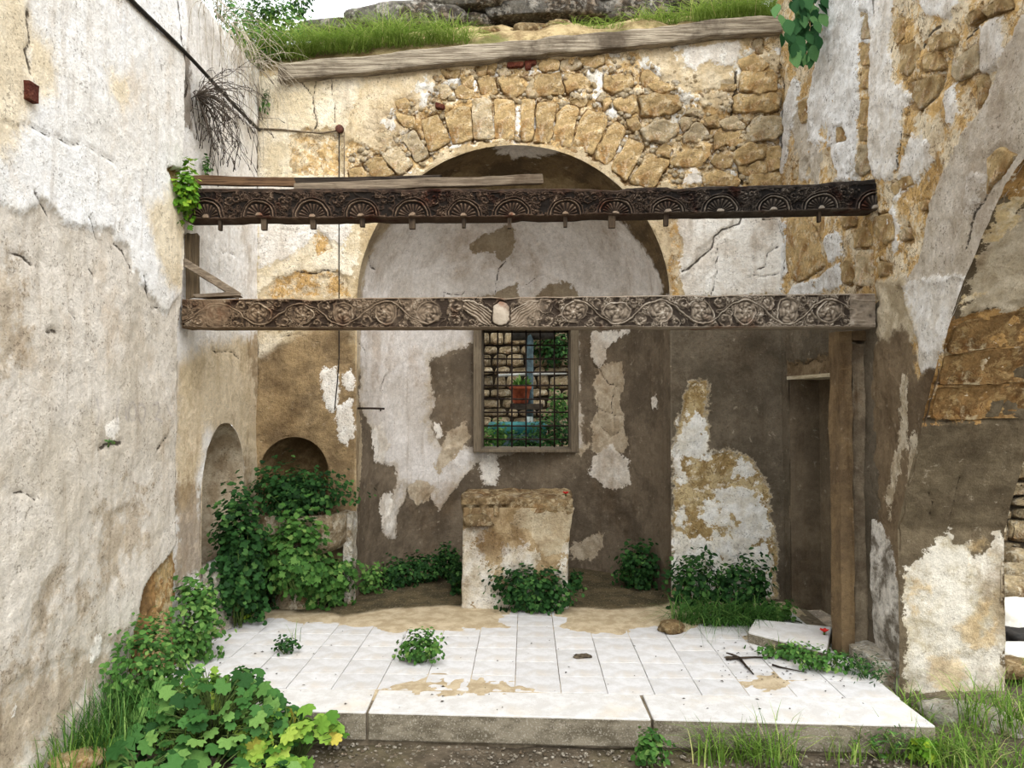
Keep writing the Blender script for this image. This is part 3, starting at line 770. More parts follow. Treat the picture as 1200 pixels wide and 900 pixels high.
l_lines = [([(0,138),(30,148),(60,160),(90,168),(105,175),(122,188),(136,197)], 0.004), ([(40,225),(50,242),(58,256)], 0.006), ([(104,255),(112,272),(117,283)], 0.006),
           ([(134,285),(146,297),(153,312)], 0.008), ([(168,325),(172,342),(178,360),(185,361)], 0.007), ([(15,296),(30,300),(40,312)], 0.008), ([(53,389),(64,386)], 0.010), ([(104,312),(110,322),(109,327)], 0.006),
           ([(30,10),(34,40),(28,60),(32,90)], 0.008), ([(208,0),(211,45),(214,60),(219,100)], 0.010), ([(115,528),(128,520),(142,516)], 0.012), ([(184,525),(195,512)], 0.008), ([(18,578),(40,586)], 0.006), ([(82,366),(90,378)], 0.006)]
ue = lnear.hit(213, 300)[0]
def lkeep(U, V):
    e = ue + fbm(V, V * 0 + 3, 3.0, 3, 77) * 0.035 + np.clip(0.8 - V, 0, 1) * 0.05 + 0.0 * V
    e = np.where((V > 1.92) & (V < 2.12), e - 0.03, e)
    return U < e
ink = [[(158.2, 482.0), (157.8, 486.6), (156.6, 490.2), (154.9, 492.2), (153.1, 492.2), (151.4, 490.2), (150.2, 486.6), (149.8, 482.0), (150.2, 477.4), (151.4, 473.8), (153.1, 471.8), (154.9, 471.8), (156.6, 473.8), (157.8, 477.4), (158.2, 482.0)], [(168.9, 484.0), (168.5, 488.8), (167.2, 492.6), (165.5, 494.7), (163.5, 494.7), (161.8, 492.6), (160.5, 488.8), (160.1, 484.0), (160.5, 479.2), (161.8, 475.4), (163.5, 473.3), (165.5, 473.3), (167.2, 475.4), (168.5, 479.2), (168.9, 484.0)], [(137, 468), (136, 482), (135, 494)], [(113, 468), (116, 482), (112, 498)], [(146, 478), (147, 490), (150, 493)], [(178, 474), (184, 472), (186, 480), (180, 490), (188, 494)], [(196, 478), (199, 486)]]
wall_left = surf_wall('wall_left', lnear, 0.6, ue + 0.16, -0.35, 5.6, 0.0145, ln, lnmat, l_lines, rough=0.0055, seed=51, keep=lkeep, flip=True, inks=ink)
tag(wall_left, 'tall left wall of flaking white and grey lime render', 'wall', kind='structure')
# broken edge of that coat (its thickness)
b = MB(); b.box((XLN - 0.30, ue - 0.22, -0.3), (XLN - 0.03, ue - 0.015, 5.6))
o = b.build('rubble_core', M_stone, wall_left, False)

# left wall, far bay with its own niche
lfar = Plane((XLF, 0, 0), (0, 1, 0), (1, 0, 0))
uu0, uu1 = lfar.hit(237, 540)[0], lfar.hit(286, 540)[0]
LNc, LNR = (uu0 + uu1) / 2, (uu1 - uu0) / 2
LNZS = lfar.hit(258, 496)[1] - LNR * 1.15
hole_ln = arch_poly(LNc, LNZS, LNR, lfar.hit(237, 662)[1], 30, 1.15)
lf = [
 lay('cream', [[(205,420),(250,400),(305,395),(305,620),(285,590),(280,520),(240,500),(232,560),(225,600),(205,600)]], edge=0.05, nscale=3),
 lay('dirt', [[(205,575),(222,560),(238,580),(240,670),(205,690)],[(284,540),(292,530),(292,585),(284,590)],[(292,395),(303,390),(303,470),(294,450)]], edge=0.03, nscale=6),
 lay('soot', [[(214,40),(222,60),(225,130),(228,160),(217,150)],[(300,100),(310,90),(308,215),(302,215)]], edge=0.02),
]
lfmat = paint_mat('left_bay_render', dict(c1=(242,240,237), c2=(232,227,219), scale=1.5), [
 dict(attr='cream', c1=(222,206,178), c2=(202,184,152), scale=2, soft=0.08),
 dict(attr='dirt', c1=(166,142,108), c2=(138,116,86), scale=7, soft=0.06, op=0.75, fine=.4, mid=.6),
 dict(attr='soot', c1=(90,78,62), c2=(120,104,84), scale=7, soft=0.02, op=0.8),
], speck=0.2, bump=0.7, streak=0.2)
lf_lines = [([(250,410),(262,414),(268,410),(280,420)], 0.006), ([(257,292),(266,294)], 0.005), ([(270,298),(277,298)], 0.005), ([(212,60),(214,80),(220,100),(219,115)], 0.014), ([(303,150),(303,345)], 0.012)]
def lftop(U, V): return V < 4.42 + fbm(U, U * 0, 4, 3, 5) * 0.05
farbay = surf_wall('far_bay', lfar, ue - 0.2, YB + 0.02, 0.0, 4.6, 0.0135, lf, lfmat, lf_lines, [hole_ln], parent=wall_left, rough=0.005, seed=61, flip=True, keep=lftop)
ns2 = Apse((XLF, LNc, 0), LNR, LNZS, r=(0, 1, 0), e=(-1, 0, 0), depth=0.30)
n2mat = paint_mat('left_niche_render', dict(c1=(196,182,158), c2=(156,138,112), scale=5), [], cracks=False, bump=0.7)
nz1 = ns2.zs + ns2.R * math.pi / 2 - 0.003
nic2 = surf_wall('niche', ns2, -LNR * math.pi / 2, LNR * math.pi / 2, 0.1, nz1, 0.02, [], n2mat, parent=wall_left, rough=0.006, seed=66, flip=True)
_co = np.array([v.co[:] for v in nic2.data.vertices]); _m = _co[:, 2] > LNZS; _co[_m, 2] = LNZS + (_co[_m, 2] - LNZS) * 1.15
nic2.data.vertices.foreach_set('co', _co.ravel()); nic2.data.update()

# ---------------------------------------------------------------- right wall: bay with blocked door, then the near wall with a great arch
XRN = 2.24
p0 = np.array([2.125, YB, 0]); p1 = np.array([2.245, 4.95, 0])
rback = Plane(p0, p1 - p0, (-(p0[1] - p1[1]), -(p1[0] - p0[0]), 0))
RL = np.linalg.norm(p1 - p0)
d0, d1 = rback.hit(926, 443)[0], rback.hit(981, 437)[0]
DZ = rback.hit(950, 441)[1]
hole_door = [(d0, -0.05), (d1, -0.05), (d1, DZ), (d0, DZ)]
rb = [
 lay('white', [[(960,-60),(1030,-60),(1030,40),(1020,60),(1008,48),(1007,120),(1006,175),(1000,212),(984,212),(976,172),(950,165),(944,130),(955,80)],
               [(1020,-60),(1100,-60),(1100,160),(1024,190),(1023,100)],[(968,276),(986,268),(990,300),(970,312)],[(913,245),(922,245),(922,348),(913,348)],[(944,332),(985,305),(986,335),(960,346),(922,346),(930,336)],
               [(905,150),(930,90),(935,110),(925,170),(918,210)]], edge=0.03, h=0.016, flat=0.3, nscale=6, spots=(5, -0.75)),
 lay('joint', [grow_px(P, 2.2) for P in RS], edge=0.012, spots=(5, -0.2), h=-0.02, nscale=12),
 lay('grey', [[(985,215),(1000,150),(1004,215)],[(925,120),(960,110),(975,175),(980,212),(940,215),(930,180)]], edge=0.05, spots=(6, 0.0), h=0.008),
 lay('brown', [[(900,352),(1060,352),(1060,860),(900,860)]], edge=0.006, h=0.006, flat=0.5),
 lay('patch', [[(905,640),(914,620),(918,700),(905,720)],[(925,425),(980,415),(980,440),(925,445)]], edge=0.02, r=0.008, h=-0.01),
]
RSTONE = dict(c1=(206,172,116), c2=(228,212,182), scale=6, crisp=1, crev=9)
rmat = paint_mat('right_wall_render', RSTONE, [
 dict(attr='joint', c1=(120,94,62), c2=(164,134,92), scale=16),
 dict(attr='grey', c1=(206,198,186), c2=(190,180,163), scale=6),
 dict(attr='white', c1=(240,239,237), c2=(216,213,208), scale=8),
 dict(attr='brown', c1=(116,105,89), c2=(94,85,71), scale=2.5),
 dict(attr='patch', c1=(140,122,96), c2=(112,94,70), scale=8),
], speck=0.5, bump=0.9)
r_lines = [([(922,250),(920,320)], 0.004), ([(930,330),(955,320),(966,308)], 0.008), ([(988,270),(990,300)], 0.006), ([(930,428),(950,424),(975,420)], 0.006), ([(914,40),(917,130),(916,215)], 0.012), ([(1023,190),(1030,110),(1042,30)], 0.008)]
wall_right = surf_wall('wall_right', rback, -0.03, RL + 0.03, 0.0, 5.6, 0.0125, rb, rmat, r_lines, [hole_door], rough=0.014, seed=71)
tag(wall_right, 'right wall of ochre stone with peeling white render, brown below', 'wall', kind='structure')

# near wall: X = XRN plane, arch opening
rnear = Plane((XRN, 0, 0), (0, 1, 0), (-1, 0, 0))
arc_px = [(1060,810),(1058,700),(1057,620),(1066,575),(1078,530),(1092,475),(1106,425),(1120,375),(1136,325),(1150,290),(1168,250),(1186,215),(1204,186)]
A = on_surf(rnear, arc_px)
A[0] = (A[1][0] + 0.02, -0.3)
# carry the arch on over the opening to its other jamb, out of the picture
yl, zl = A[-1]; apex_y = 2.15
ext = []
for t in np.linspace(0.12, 1, 9):
    ext.append((yl + (apex_y - yl) * t, zl + (3.22 - zl) * (1 - (1 - t) ** 1.8)))
far_side = [(2 * apex_y - y, z) for (y, z) in (list(map(tuple, A)) + ext)[::-1][1:]]
ARC = np.array(list(map(tuple, A)) + ext + far_side)
rn = [
 lay('joint', [grow_px(P, 3) for P in NS], edge=0.012, spots=(5, -0.2), h=-0.02, nscale=12),
 lay('grey', [[(1260,-40),(1200,20),(1172,60),(1166,85),(1160,112),(1136,150),(1110,200),(1088,240),(1080,290),(1066,318),(1050,334),(1136,328),(1160,300),(1230,180),(1300,60)]], edge=0.03, h=0.012, flat=0.4),
 lay('white', [[(1000,-90),(1062,-90),(1046,20),(1043,60),(1049,90),(1070,112),(1060,135),(1059,165),(1050,200),(1040,215),(1020,205),(1020,20)],
               [(1040,-90),(1140,-90),(1126,8),(1105,20),(1086,18),(1072,2)],[(1148,30),(1160,22),(1176,20),(1172,60),(1170,76),(1150,88),(1147,60)],
               [(1150,240),(1128,245),(1135,205),(1150,195),(1158,205)],[(1108,105),(1118,100),(1124,130),(1116,148),(1110,130)],[(1062,165),(1085,155),(1095,190),(1070,215),(1050,240),(1055,290),(1045,300),(1040,255)],
               [(1056,328),(1142,322),(1122,378),(1102,432),(1083,437),(1076,392),(1060,360)]], edge=0.025, h=0.014, flat=0.3, nscale=7),
 lay('pearl', [[(1026,330),(1060,326),(1068,360),(1076,400),(1050,420),(1026,425)]], edge=0.03, h=0.010),
 lay('brown', [[(1000,405),(1036,398),(1058,385),(1072,405),(1080,440),(1100,432),(1130,440),(1100,900),(990,900)]], edge=0.03, h=0.006, flat=0.3),
 lay('pale', [[(1058,442),(1066,440),(1066,480),(1064,510),(1058,545),(1048,580),(1044,612),(1040,580),(1048,540),(1056,500)],[(1072,505),(1078,510),(1070,560),(1064,578),(1066,540)]], edge=0.012, spots=(9, -0.7)),
 lay('lime', [[(1002,606),(1012,600),(1022,599),(1034,614),(1046,640),(1054,676),(1058,700),(1060,830),(1000,790),(1004,700)]], edge=0.012, h=0.006),
]
rnmat = paint_mat('right_near_render', dict(c1=(206,170,112), c2=(230,214,184), scale=5, crisp=1, crev=8), [
 dict(attr='joint', c1=(124,98,64), c2=(168,138,94), scale=16),
 dict(attr='grey', c1=(210,200,186), c2=(192,180,162), scale=6),
 dict(attr='white', c1=(238,234,228), c2=(216,208,196), scale=8),
 dict(attr='pearl', c1=(206,192,166), c2=(176,160,132), scale=6, soft=0.03),
 dict(attr='brown', c1=(134,116,92), c2=(106,90,70), scale=2.5, soft=0.02),
 dict(attr='pale', c1=(212,200,178), c2=(178,162,136), scale=8),
 dict(attr='lime', c1=(222,216,206), c2=(120,112,100), scale=7),
], speck=0.4, bump=0.9)
rn_lines = [([(1155,232),(1143,250),(1140,268),(1136,290)], 0.010), ([(1094,350),(1096,372)], 0.004), ([(1070,400),(1062,440),(1062,500),(1050,560)], 0.005), ([(1078,60),(1086,45),(1100,32)], 0.010), ([(1044,60),(1050,30),(1056,5)], 0.008), ([(1050,200),(1058,170),(1060,130)], 0.008), ([(1082,132),(1100,115),(1104,90)], 0.008), ([(1130,46),(1146,28),(1160,18)], 0.012)]
near_bay = surf_wall('arch_bay', rnear, 0.3, 5.02, -0.35, 5.6, 0.0145, rn, rnmat, rn_lines, [ARC], parent=wall_right, rough=0.013, seed=81)
intr = Loft(XRN, ARC)
il = [
 lay('ochre', [[(1094,388),(1118,376),(1150,364),(1260,338),(1260,492),(1150,494),(1084,494),(1088,460)],[(1152,196),(1180,160),(1300,60),(1300,225),(1170,236),(1150,262)]], edge=0.012, r=0.012, rs=14, h=-0.008),
 lay('grey', [[(1132,335),(1150,296),(1172,250),(1260,236),(1260,345),(1160,368),(1128,372)]], edge=0.03, h=0.006),
 lay('chips', [[(1102,418),(1116,408),(1122,424),(1110,428)],[(1146,432),(1160,410),(1170,420),(1176,432),(1150,436)],[(1128,458),(1142,462),(1142,480),(1122,478)],[(1098,456),(1116,460),(1114,476),(1098,478)],[(1130,345),(1160,340),(1150,352),(1120,360)],[(1170,240),(1200,230),(1190,262),(1150,290),(1140,300)]], edge=0.012),
 lay('lime', [[(1061,690),(1062,665),(1080,652),(1098,640),(1100,625),(1112,620),(1122,636),(1134,634),(1142,650),(1158,642),(1164,628),(1172,622),(1178,640),(1178,812),(1061,812)]], edge=0.016, h=-0.005),
 lay('ochre2', [[(1090,770),(1120,765),(1135,790),(1120,815),(1092,805)],[(1135,640),(1160,635),(1160,655),(1140,660)],[(1120,735),(1165,700),(1165,750),(1140,760)],[(1066,680),(1090,690),(1085,715),(1070,718)]], edge=0.02, spots=(8, -0.4)),
]
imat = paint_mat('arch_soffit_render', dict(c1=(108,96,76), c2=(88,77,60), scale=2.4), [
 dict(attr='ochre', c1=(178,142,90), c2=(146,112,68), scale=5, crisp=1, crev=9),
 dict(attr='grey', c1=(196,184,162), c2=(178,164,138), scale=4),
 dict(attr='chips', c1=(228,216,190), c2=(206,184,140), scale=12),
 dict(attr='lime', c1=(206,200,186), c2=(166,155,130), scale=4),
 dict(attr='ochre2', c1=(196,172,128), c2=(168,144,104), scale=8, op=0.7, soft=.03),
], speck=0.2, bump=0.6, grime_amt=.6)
i_lines = [([(1084,494),(1130,492),(1200,494)], 0.006), ([(1092,452),(1200,448)], 0.006), ([(1118,394),(1200,384)], 0.004), ([(1170,455),(1180,468),(1176,485)], 0.006), ([(1085,575),(1095,590),(1092,610)], 0.005), ([(1110,612),(1125,560)], 0.003)]
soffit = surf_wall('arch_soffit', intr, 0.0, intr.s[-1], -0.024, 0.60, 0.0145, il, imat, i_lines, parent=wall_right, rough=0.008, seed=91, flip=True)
# outer face of the wall beyond the arch
# (the wall is 58 cm thick: its far face and the arch edge there)
router = Plane((XRN + 0.58, 0, 0), (0, 1, 0), (1, 0, 0))
surf_wall('outer_face', router, 0.3, 4.95, -0.35, 5.6, 0.06, [], rnmat, (), [ARC], parent=wall_right, rough=0.01, seed=95, flip=True)

# stones showing through the right wall
for i, P in enumerate(RS): stone_on(rback, P, M_stone if i % 5 else M_stone_p, wall_right, 'stone', random.uniform(0.006, 0.014), 0.05, 0.014, 300 + i, 0.014, 0.006)
for i, P in enumerate(NS): stone_on(rnear, P, M_stone if i % 5 else M_stone_p, wall_right, 'stone', random.uniform(0.006, 0.014), 0.05, 0.014, 330 + i, 0.012, 0.006)
M_stone_i = stone_mat('springer_stone', (160,126,80), (128,97,60), (182,152,104), 7.0, wamt=0.85, white=(206,188,150))
IS = [[(1120,384),(1134,377),(1160,372),(1210,362),(1210,405),(1150,410),(1110,416)],[(1108,419),(1150,411),(1210,406),(1210,447),(1140,451),(1100,452)],[(1099,454),(1140,452),(1210,448),(1210,489),(1140,491),(1092,491)]]
for i, P in enumerate(IS): stone_on(intr, P, M_stone_i, wall_right, 'arch_stone', -0.005, 0.05, 0.005, 360 + i, 0.012, 0.003, grow=0.0)

# blocked doorway
M_brownp = paint_mat('doorway_render', dict(c1=(128,114,94), c2=(104,92,76), scale=2.2), [], cracks=False, bump=0.6, speck=0.2)
door = empty('door_1', rback.pos(np.array((d0 + d1) / 2), np.array(0.0)))
tag(door, 'blocked doorway recess in the right wall, rendered brown', 'doorway', kind='structure')
def dpart(name, V, Fc, mat):
    b = MB(); b.add(V, Fc); o = b.build(name, mat, door, False); o.matrix_parent_inverse = Matrix.Translation(-Vector(door.location)); return o
def rp(u, v, h): return rback.pos(np.array(u), np.array(v), np.array(h))
dd = -0.24
dpart('blocking', [rp(d0 - .02, -.02, dd), rp(d1 + .02, -.02, dd), rp(d1 + .02, DZ, dd), rp(d0 - .02, DZ, dd)], [(0, 1, 2, 3)], M_brownp)
for nm, ua, ub in (('jamb', d0 - 0.03, d0), ('jamb', d1, d1 + 0.03)):
    V = [rp(u, v, h) for h in (dd, 0.004) for (u, v) in ((ua, -.02), (ub, -.02), (ub, DZ), (ua, DZ))]
    dpart(nm, V, [(0,1,2,3),(7,6,5,4),(0,4,5,1),(1,5,6,2),(2,6,7,3),(3,7,4,0)], M_brownp)
M_lintel = wood_mat('pale_lintel_board', (190,178,152), (160,146,120), (206,196,172), 'Y')
V = [rp(u, v, h) for h in (dd, 0.02) for (u, v) in ((d0 - .02, DZ - .015), (d1 + .02, DZ - .015), (d1 + .02, DZ + .012), (d0 - .02, DZ + .012))]
dpart('lintel', V, [(0,1,2,3),(7,6,5,4),(0,4,5,1),(1,5,6,2),(2,6,7,3),(3,7,4,0)], M_lintel)

# pilaster under the end of the lower beam
M_pil = paint_mat('pilaster_render', dict(c1=(136,114,84), c2=(108,90,68), scale=3), [], cracks=False, bump=0.8, speck=0.3, streak=0.5, grime=(84, 66, 44), grime_amt=0.4)
M_pil2 = paint_mat('pilaster_back_render', dict(c1=(150,136,114), c2=(112,98,80), scale=4), [], cracks=False, bump=0.9, speck=0.3, streak=0.6, grime=(150, 112, 66), grime_amt=0.6)
pil = empty('trim_1', (2.12, 5.1, 0)); tag(pil, 'brown rendered pilaster under the right end of the lower beam', 'pilaster', kind='structure')
def pbox(name, x0, x1, y0, y1, z0, z1, mat, seed, n=(6, 6, 46), amp=0.007):
    """rendered masonry block with uneven faces"""
    bm = bmesh.new(); bmesh.ops.create_cube(bm, size=1.0)
    bmesh.ops.subdivide_edges(bm, edges=[e for e in bm.edges if abs((e.verts[0].co - e.verts[1].co).z) > .5], cuts=n[2])
    bmesh.ops.subdivide_edges(bm, edges=[e for e in bm.edges if abs((e.verts[0].co - e.verts[1].co).x) > .5], cuts=n[0])
    bmesh.ops.subdivide_edges(bm, edges=[e for e in bm.edges if abs((e.verts[0].co - e.verts[1].co).y) > .5], cuts=n[1])
    Vv = np.array([v.co[:] for v in bm.verts])
    P = np.stack([x0 + (Vv[:, 0] + .5) * (x1 - x0), y0 + (Vv[:, 1] + .5) * (y1 - y0), z0 + (Vv[:, 2] + .5) * (z1 - z0)], 1)
    sg = np.sign(Vv) * (np.abs(Vv) > 0.49)
    nn = np.stack([fbm(P[:, 1] * 2 + P[:, 2], P[:, 2], 5, 4, seed), fbm(P[:, 0] * 2 + 3, P[:, 2], 5, 4, seed + 3), fbm(P[:, 0], P[:, 1], 5, 4, seed + 6)], 1)
    P += sg * (nn - 0.4) * amp
    c = np.array([(x0 + x1) / 2, (y0 + y1) / 2, z0])
    for v, p in zip(bm.verts, P): v.co = p - c
    me = bpy.data.meshes.new(name); bm.to_mesh(me); bm.free()
    me.polygons.foreach_set('use_smooth', np.ones(len(me.polygons), bool))
    o = link(name, me, mat); o.location = c
    m = o.modifiers.new('edge', 'EDGE_SPLIT'); m.split_angle = math.radians(50)
    return o
def child(o, p):
    o.parent = p; o.matrix_parent_inverse = Matrix.Translation(-Vector(p.location)); return o
zb = on_y(700, 384, 4.93)[2]
xa = on_y(984, 500, 5.06)[0]
child(pbox('shaft', xa, on_y(1000, 500, 5.06)[0], 5.06, 5.24, 0, zb - 0.01, M_pil, 1), pil)
child(pbox('back_strip', on_y(999, 500, 5.10)[0], 2.30, 5.10, 5.20, 0, on_y(1000, 402, 5.1)[2], M_pil2, 2), pil)
child(pbox('cap', on_y(1000, 500, 5.08)[0], 2.30, 5.08, 5.22, on_y(1000, 400, 5.1)[2], zb - 0.005, M_pil, 3, (4, 4, 6)), pil)

# ---------------------------------------------------------------- floor: raised platform of tiles
nt = NT('white_tile')
c_ = two(nt, (204,203,203), (190,188,186), 9)
c_ = nt.mix(nt.rng(nt.noise(3.3, 6, 0.65), 0.52, 0.72, 0, 0.45), c_, lin((204,188,164)))
c_ = nt.mix(nt.rng(nt.noise(1.5, 4, 0.6, (1, 6, 1)), 0.6, 0.68, 0, 0.3), c_, lin((176,168,158)))
c_ = nt.mix(nt.rng(nt.noise(90, 3, 0.6), 0.62, 0.72, 0, 0.45), c_, lin((150,140,126)))
v_ = nt.rng(nt.rand(), 0, 1, 0.92, 1.04, False); fc_ = nt.node('ShaderNodeCombineColor'); [nt.L(v_, fc_.inputs[i]) for i in range(3)]
nt.color(nt.mix(1.0, c_, fc_.outputs[0], 'MULTIPLY')); nt.bump(nt.noise(60, 5, 0.6), 0.3, 0.006)
nt.bsdf.inputs['Roughness'].default_value = 0.8
M_tile = nt.m
M_bed = plain_mat('mortar_bed', (128,116,98), (96,86,70), 12)
fA, fB = on_z(400, 834, 0), on_z(1087, 851, 0)          # front edge
gA, gB = on_z(439, 808, 0), on_z(990, 817, 0)           # joint behind the edge slabs
def front_y(x): return fA[1] + (x - fA[0]) * (fB[1] - fA[1]) / (fB[0] - fA[0])
def joint_y(x): return gA[1] + (x - gA[0]) * (gB[1] - gA[1]) / (gB[0] - gA[0])
PXR = 2.09
b = MB()
V = []
for z in (-0.30, -0.010):
    V += [(-2.2, front_y(-2.2) + .03, z), (PXR - .01, front_y(PXR) + .03, z), (PXR - .01, 4.9, z), (2.24, 5.0, z), (2.24, 7.75, z), (-2.26, 7.75, z)]
b.add(V, [(5,4,3,2,1,0), (6,7,8,9,10,11)] + [(i, (i+1) % 6, (i+1) % 6 + 6, i + 6) for i in range(6)])
floor = b.build('floor', M_bed, None, False)
tag(floor, 'raised floor platform paved with white tiles', 'floor', kind='structure')
def quad_tile(name, P, th, mat, parent, dz=0.0, bev=0.003):
    P = np.array(P, float); c = P.mean(0)
    Q = np.vstack([np.c_[P - c, np.full(4, -th)], np.c_[P - c, np.zeros(4)]])
    me = mesh(name, Q, [(3,2,1,0),(4,5,6,7),(0,1,5,4),(1,2,6,5),(2,3,7,6),(3,0,4,7)], False)
    o = link(name, me, mat, parent); o.location = (c[0], c[1], dz)
    bevel(o, bev, 2); return o
# edge slabs
M_slab = None
nt = NT('edge_slab')
c_ = two(nt, (206,205,203), (192,189,185), 8)
c_ = nt.mix(nt.rng(nt.noise(2.5, 6, 0.65), 0.52, 0.7, 0, 0.4), c_, lin((206,192,168)))
c_ = nt.mix(nt.rng(nt.noise(90, 3, 0.6), 0.6, 0.7, 0, 0.5), c_, lin((150,140,126)))
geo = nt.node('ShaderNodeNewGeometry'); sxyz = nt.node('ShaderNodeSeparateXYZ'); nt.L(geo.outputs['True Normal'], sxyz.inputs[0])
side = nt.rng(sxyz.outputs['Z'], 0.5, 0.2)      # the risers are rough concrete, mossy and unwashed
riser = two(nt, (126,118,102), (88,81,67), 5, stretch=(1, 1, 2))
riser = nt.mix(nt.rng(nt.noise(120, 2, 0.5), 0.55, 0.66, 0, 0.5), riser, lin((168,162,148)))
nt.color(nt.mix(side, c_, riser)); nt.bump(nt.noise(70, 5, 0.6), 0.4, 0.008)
M_slab = nt.m
sx_ = [-2.2, on_z(437, 820, 0)[0], on_z(757, 826, 0)[0], PXR]
sk = [0, 0.01, 0.02, 0]
for i in range(3):
    xa_, xb_ = sx_[i] + 0.003, sx_[i + 1] - 0.003
    quad_tile('edge_slab', [(xa_ + (0.005 if i else 0), front_y(xa_)), (xb_, front_y(xb_)), (xb_ - 0.01, joint_y(xb_) - .003), (xa_, joint_y(xa_) - .003)], 0.15, M_slab, floor, random.uniform(-.002, .002), 0.008)
# field tiles
TS = 0.265
cols = [0.197 + TS * k for k in range(-9, 8)]
cols = [-2.22] + [c for c in cols if -2.1 < c < 2.0] + [PXR + 0.0]
nrow = 9
for r in range(nrow):
    for k in range(len(cols) - 1):
        xa_, xb_ = cols[k] + 0.0018, cols[k + 1] - 0.0018
        off = lambda x: joint_y(x)
        P = [(xa_, off(xa_) + r * 0.26 + .0035), (xb_, off(xb_) + r * 0.26 + .0035), (xb_, off(xb_) + (r + 1) * 0.26 - .0035), (xa_, off(xa_) + (r + 1) * 0.26 - .0035)]
        o = quad_tile('tile', P, 0.03, M_tile, floor, random.uniform(-0.0025, 0.0015), 0.0025)
        o.rotation_euler = (random.uniform(-.004, .004), random.uniform(-.004, .004), 0)
# earth washed over the back of the platform and into the apse
NUX, NUY = 240, 200
gx, gyy = np.meshgrid(np.linspace(-2.2, 2.18, NUX), np.linspace(4.12, 7.72, NUY), indexing='ij'); gx = gx.ravel(); gyy = gyy.ravel()
gz = Plane((0, 0, 0), (1, 0, 0), (0, 0, 1))
def zpoly(P): return [on_z(px, py, 0)[:2] for (px, py) in P]
D1 = zpoly([(200,745),(300,722),(345,731),(430,736),(520,738),(590,736),(601,724),(604,714),(640,714),(646,722),(655,735),(690,741),(735,747),(742,735),(775,733),(800,741),(840,722),(900,716),(990,716),(1020,640),(640,640),(200,640)])
D2 = zpoly([(440,807),(470,798),(510,790),(550,791),(600,797),(640,806),(622,812),(560,816),(480,815)])
D3 = zpoly([(868,745),(885,740),(890,748),(875,752)]); D4 = zpoly([(880,800),(905,790),(930,797),(910,808),(885,808)])
s1 = poly_sdf(gx, gyy, D1) ; s1 = np.where(gyy > 6.6, 0.35, s1)
s2 = np.maximum(np.maximum(poly_sdf(gx, gyy, D2) * 0.5, poly_sdf(gx, gyy, D3) * .5), poly_sdf(gx, gyy, D4) * .4) 
n_ = fbm(gx, gyy, 3.2, 5, 401, 0.6)
hz = np.maximum(np.clip((s1 + n_ * 0.09) * 0.09, -0.02, 0.012), np.clip((s2 + fbm(gx, gyy, 9, 4, 402) * 0.016 + 0.004) * 0.09, -0.02, 0.004))
hz += fbm(gx, gyy, 22, 3, 404) * 0.0025 + np.clip(gyy - 6.3, 0, 1) * 0.02 - 0.002
wet = np.where(gyy > 6.55, 0.35, poly_sdf(gx, gyy, zpoly([(240,735),(310,716),(400,724),(440,716),(500,712),(590,712),(604,706),(640,704),(660,712),(720,716),(770,712),(800,705),(1020,705),(1020,645),(640,645),(200,645)]))) + n_ * 0.06
ii = np.arange(NUX * NUY).reshape(NUX, NUY)
Fq = np.stack([ii[:-1, :-1].ravel(), ii[1:, :-1].ravel(), ii[1:, 1:].ravel(), ii[:-1, 1:].ravel()], 1)
Fq = Fq[(hz[Fq] > -0.006).any(1)]
me = mesh('earth', np.stack([gx, gyy, hz], 1), Fq); fattr(me, 'wet', wet)
nt = NT('washed_earth')
c_ = two(nt, (188,172,144), (164,147,118), 9)
c2_ = two(nt, (90,79,57), (64,57,40), 6)
c_ = nt.mix(nt.rng(nt.attr('wet'), -0.04, 0.05), c_, c2_)
c_ = nt.mix(nt.rng(nt.noise(75, 3, 0.6), 0.6, 0.7, 0, 0.5), c_, lin((206,192,166)))
nt.color(c_); nt.bump(nt.noise(60, 5, 0.7), 0.7, 0.01)
earth = link('earth', me, nt.m, floor); tag(earth, kind='stuff')

# ---------------------------------------------------------------- ground in front and outside
nt = NT('trodden_ground')
c_ = two(nt, (104,93,78), (72,64,52), 5)
c_ = nt.mix(nt.rng(nt.noise(1.3, 5, 0.6), 0.5, 0.7, 0, 0.6), c_, lin((104,98,66)))
c_ = nt.mix(nt.rng(nt.noise(60, 3, 0.6), 0.6, 0.7, 0, 0.6), c_, lin((172,162,146)))
nt.color(c_); nt.bump(nt.noise(40, 6, 0.7), 0.8, 0.02)
M_ground = nt.m
X_, Y_ = np.meshgrid(np.concatenate([np.linspace(-30, -3, 10), np.linspace(-2.8, 4.5, 150), np.linspace(5, 30, 10)]), np.concatenate([np.linspace(-30, 0, 10), np.linspace(0.2, 9, 150), np.linspace(9.5, 60, 12)]), indexing='ij')
sh = X_.shape; X_ = X_.ravel(); Y_ = Y_.ravel()
Z_ = -0.165 + fbm(X_, Y_, 2.0, 4, 501) * 0.02
Z_ += sstep(-X_, 1.2, 2.3) * 0.14 * sstep(Y_, 2.4, 3.6) * (Y_ < 4.6)                # soil heaped along the left wall
Z_ = np.where((Y_ > 4.15) & (X_ < 2.1) & (X_ > -2.4), -0.22, Z_)
Z_ += sstep(X_, 1.95, 2.5) * 0.10 * sstep(Y_, 3.2, 4.2)
ii = np.arange(len(X_)).reshape(sh)
Fq = np.stack([ii[:-1, :-1].ravel(), ii[1:, :-1].ravel(), ii[1:, 1:].ravel(), ii[:-1, 1:].ravel()], 1)
ground = link('ground', mesh('ground', np.stack([X_, Y_, Z_], 1), Fq), M_ground)
tag(ground, 'trodden gritty earth in front of the platform step', 'ground', kind='structure')
